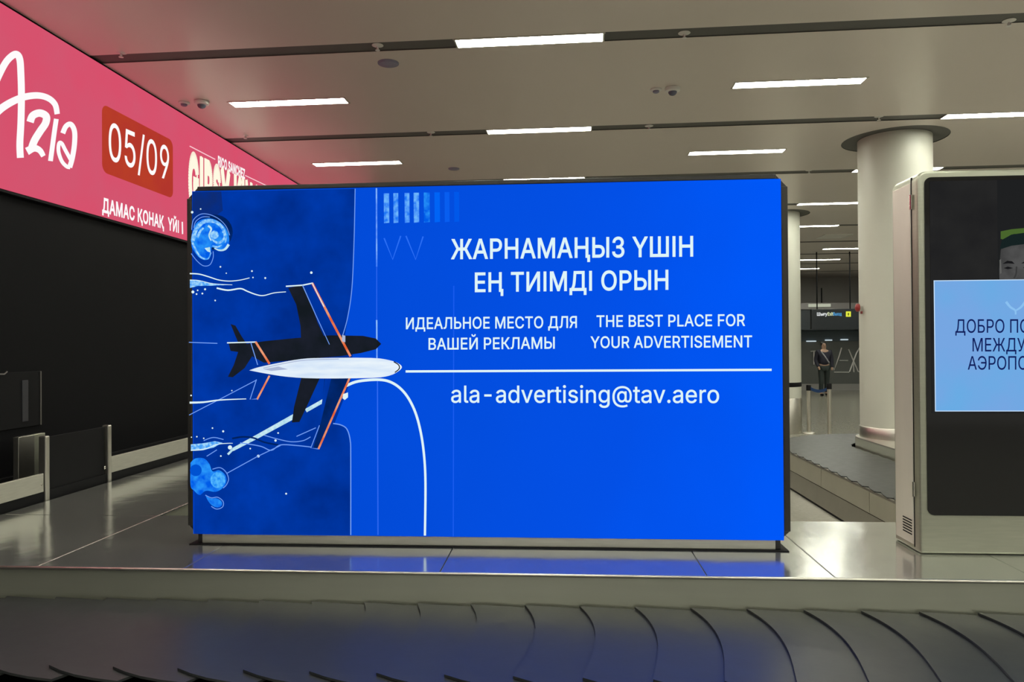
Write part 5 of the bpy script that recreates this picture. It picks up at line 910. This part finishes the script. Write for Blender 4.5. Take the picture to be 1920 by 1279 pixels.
# low dark bulkhead with lit sill above the shop
bz = thing('bulkhead', 'pale lit ledge and dark bulkhead above the far shop front', 'bulkhead', (far(1560, 600, 25).x, 25, far(1560, 618, 25).z))
p0, p1 = far(1440, 570, 25), far(1720, 619, 25); p1.z = a.z + .002
obj('board', MB().box((p0.x, 25, p1.z), (p1.x, 26.95, far(1560, 580, 25).z), mat('navy_board', (.022, .030, .038), .4)), bz, bevel=.01)
obj('ledge', MB().box((p0.x, 24.95, far(1560, 580, 25).z), (p1.x, 25.2, far(1560, 568, 25).z), mat('ledge_grey', (.22, .21, .21), .5)), bz, bevel=.01)
q0, q1 = far(1516, 573, 24.93), far(1557, 573, 24.93)
obj('light_strip', MB().box((q0.x, 24.9, q0.z - .05), (q1.x, 24.95, q0.z + .05), glow('strip_lamp', (176, 180, 160))), bz)
# hanging sign
HY = 19.5
H = Art('Y', HY - .062, -1)
h0, h1 = far(1520, 580, HY), far(1606, 617, HY)
hs = thing('hanging_sign', 'dark hanging direction sign with a small yellow square, beyond the columns', 'hanging sign', ((h0.x + h1.x) / 2, HY, h1.z))
obj('panel', MB().box((h0.x, HY - .06, h1.z), (h1.x, HY + .06, h0.z), mat('sign_navy', (.010, .016, .022), .3)), hs, bevel=.01)
for x in (1532, 1594):
    q = far(x, 578, HY); obj('rod', MB().tube([(q.x, HY, h0.z - .01), (q.x, HY, ZC)], .016, BLACK, 8), hs, smooth=True)
H.poly([(1586, 584), (1595.5, 584), (1595.5, 594), (1586, 594)], glow('icon_yellow', (226, 232, 70)))
H.poly([(1589.5, 587), (1592, 587), (1592, 590), (1590.8, 592.5), (1589.5, 590)], glow('icon_ink', (90, 96, 10)))
hd = obj('display', H.mb, hs)
text('lettering', 'Шығу', H, 1532, 592, 1551, 591.8, 6, glow('sign_text_white', (236, 240, 240)), hd, .03)
text('lettering', 'Exit', H, 1552, 591.8, 1562, 591.7, 6, glow('sign_text_yellow', (226, 236, 190)), hd, .03)
text('lettering', 'Выход', H, 1562.5, 591.7, 1578, 591.6, 6, glow('sign_text_blue', (84, 160, 214)), hd, .03)
# red alarm on the column
cxy = Vector((COL[0][0], COL[0][1], 0)); d = (Vector((CAM.x, CAM.y, 0)) - cxy).normalized()
sidev = Vector((-1, 0, 0)); aw = at(1615, 577, 'Y', COL[0][1] - .02)
al = thing('alarm_bell', 'small red alarm on the flank of the large beige column', 'alarm', (COL[0][0] - COL_R, COL[0][1], aw.z))
REDP = mat('red_plastic', (.30, .03, .03), .35, 0, .5)
obj('bell', MB().lathe([(.022, 0), (.046, -.008), (.048, -.030), (.030, -.042), (.004, -.046)], (COL[0][0] - COL_R - .028, COL[0][1] - .02, aw.z), REDP, 24, 'X'), al, smooth=True)
obj('bracket', MB().box((COL[0][0] - COL_R - .014, COL[0][1] - .04, aw.z - .07), (COL[0][0] - COL_R - .001, COL[0][1], aw.z - .04), REDP), al, bevel=.003)

# queue barriers
def stanchion(px, pyb, pyt, lab):
    p = at(px, pyb, 'Z', 0); hgt = at(px, pyt, 'Y', p.y).z
    t = thing('queue_post', lab, 'barrier post', (p.x, p.y, 0), 'queue barrier posts')
    obj('base', MB().lathe([(.11, 0), (.11, .012), (.10, .025), (.05, .034)], p, LIGHTSTEEL, 32), t, smooth=True)
    obj('pole', MB().lathe([(.034, .03), (.034, hgt - .10)], p, LIGHTSTEEL, 24), t, smooth=True)
    obj('head', MB().lathe([(.042, hgt - .10), (.042, hgt - .01), (.036, hgt), (.004, hgt)], p, BLACK, 24), t, smooth=True)
    return p, hgt
pa, ha = stanchion(1517, 813, 722, 'steel queue barrier post beside the thin far column')
pb, hb = stanchion(1555.5, 818, 719, 'steel queue barrier post nearer the large column, its foot hidden by the carousel')
BLUE = mat('blue_webbing', (.012, .05, .16), .6, 0, .4, noise=(60, .2))
def belt(p, q, z, z2, name, lab, m):
    n = 12; mbb = MB(); vs = []
    dd = (Vector((q[0], q[1], 0)) - Vector((p[0], p[1], 0))).normalized(); nn = Vector((-dd.y, dd.x, 0)) * .003
    for i in range(n + 1):
        t_ = i / n; zz = z + (z2 - z) * t_ - .04 * 4 * t_ * (1 - t_); base = Vector((p[0], p[1], zz)) * (1 - t_) + Vector((q[0], q[1], zz)) * t_
        base.z = zz
        vs += [base + nn, base - nn, base - nn + Vector((0, 0, .055)), base + nn + Vector((0, 0, .055))]
    fs = [[i * 4 + j, i * 4 + (j + 1) % 4, i * 4 + 4 + (j + 1) % 4, i * 4 + 4 + j] for i in range(n) for j in range(4)] + [[0, 1, 2, 3], [n * 4 + 3, n * 4 + 2, n * 4 + 1, n * 4]]
    mbb.add(vs, fs, m); o = obj(name, mbb); tag(o, lab, 'barrier belt', 'queue barrier belts'); return o
bd = (Vector(pb) - Vector(pa)).normalized() * .05
belt((pa.x + bd.x, pa.y + bd.y), (pb.x - bd.x, pb.y - bd.y), ha - .09, hb - .13, 'barrier_belt', 'blue barrier belt stretched between the two steel queue posts', BLUE)

# ================================================================== PERSON
def skin(name, nodes, edges_, m, parent, sub=2):
    """nodes: (pos, radius)"""
    me = bpy.data.meshes.new(name); me.from_pydata([n[0] for n in nodes], edges_, [])
    o = bpy.data.objects.new(name, me); C.objects.link(o)
    o.modifiers.new('skin', 'SKIN'); s_ = o.modifiers.new('sub', 'SUBSURF'); s_.levels = sub; s_.render_levels = sub
    for i, n in enumerate(nodes):
        rr_ = n[1] if isinstance(n[1], tuple) else (n[1], n[1]); me.skin_vertices[0].data[i].radius = rr_
    me.skin_vertices[0].data[0].use_root = True
    out = bpy.data.meshes.new_from_object(o.evaluated_get(bpy.context.evaluated_depsgraph_get()))
    bpy.data.objects.remove(o); out.name = name
    out.materials.clear(); out.materials.append(m)
    out.polygons.foreach_set('use_smooth', [True] * len(out.polygons))
    ob = bpy.data.objects.new(name, out); C.objects.link(ob); ob.parent = parent
    return ob
PYD = 23.5; pp = at(1545, 700, 'Y', PYD)
per = thing('person', 'person in a dark navy jacket and dark trousers walking in front of the far shop', 'person', (pp.x, PYD, 0))
SKINM = mat('skin', (.42, .27, .19), .55); JACK = mat('navy_jacket', (.014, .014, .028), .75); TROU = mat('dark_trousers', (.022, .032, .030), .8); HAIR = mat('dark_hair', (.012, .010, .010), .6)
k = .96
def K(x, y, z): return (x * k, y * k, z * k)
body_nodes = [(K(0, 0, .96), (.13, .10)), (K(0, 0, 1.18), (.12, .09)), (K(0, 0, 1.40), (.15, .10)), (K(0, 0, 1.50), (.055, .055)), (K(0, -.015, 1.62), (.075, .09)), (K(0, -.01, 1.71), (.06, .075)),
              (K(-.19, 0, 1.42), .055), (K(-.25, .03, 1.14), .042), (K(-.20, -.12, .92), .034), (K(-.19, -.17, .84), .028),
              (K(.19, 0, 1.42), .055), (K(.25, .0, 1.14), .042), (K(.22, -.08, .90), .034), (K(.21, -.11, .82), .028),
              (K(-.10, 0, .90), .085), (K(-.11, -.08, .50), .06), (K(-.11, -.02, .09), .042), (K(-.11, -.16, .04), .035),
              (K(.10, 0, .90), .085), (K(.11, .06, .50), .06), (K(.11, .14, .10), .042), (K(.11, .02, .04), .035)]
body_edges = [(0, 1), (1, 2), (2, 3), (3, 4), (4, 5), (2, 6), (6, 7), (7, 8), (8, 9), (2, 10), (10, 11), (11, 12), (12, 13), (0, 14), (14, 15), (15, 16), (16, 17), (0, 18), (18, 19), (19, 20), (20, 21)]
skin('body', body_nodes, body_edges, SKINM, per)
def grow(i, g):
    p_, r_ = body_nodes[i]; return (p_, tuple(v + g for v in (r_ if isinstance(r_, tuple) else (r_, r_))))
skin('jacket', [grow(0, .05), grow(1, .055), grow(2, .05), grow(6, .03), grow(7, .022), grow(8, .016), grow(10, .03), grow(11, .022), grow(12, .016), ((0, 0, 1.50 * k), (.085, .085))],
     [(0, 1), (1, 2), (2, 3), (3, 4), (4, 5), (2, 6), (6, 7), (7, 8), (2, 9)], JACK, per)
skin('trousers', [grow(0, .012), grow(14, .016), grow(15, .018), grow(16, .022), grow(18, .016), grow(19, .018), grow(20, .022)], [(0, 1), (1, 2), (2, 3), (0, 4), (4, 5), (5, 6)], TROU, per)
skin('hair', [(K(0, .0, 1.745), (.10, .11)), (K(0, .05, 1.67), (.10, .085)), (K(0, .04, 1.585), (.075, .06))], [(0, 1), (1, 2)], HAIR, per)
for i in (17, 21):
    x, y, z = body_nodes[i][0]
    skin('shoe', [((x, y + .13, .05), (.045, .05)), ((x, y, .042), (.045, .042)), ((x, y - .07, .035), (.04, .034))], [(0, 1), (1, 2)], BLACK, per, 1)
skin('shoulder_strap', [((-.12, -.10, 1.38), .022), ((0, -.135, 1.2), .022), ((.12, -.13, 1.02), .022)], [(0, 1), (1, 2)], mat('light_strap', (.35, .35, .38), .6), per, 1)
fmb = MB()
for s in (-1, 1): fmb.lathe([(.011, 0), (.008, -.006), (.002, -.008)], (pp.x + s * .03, PYD - .098, 1.64 * k), BLACK, 10, 'Y')
fmb.lathe([(.014, .01), (.012, -.014), (.003, -.022)], (pp.x, PYD - .096, 1.60 * k), SKINM, 10, 'Y')
fmb.box((pp.x - .022, PYD - .104, 1.555 * k), (pp.x + .022, PYD - .092, 1.562 * k), mat('lip', (.3, .12, .1), .5))
obj('face', fmb, per, smooth=True)
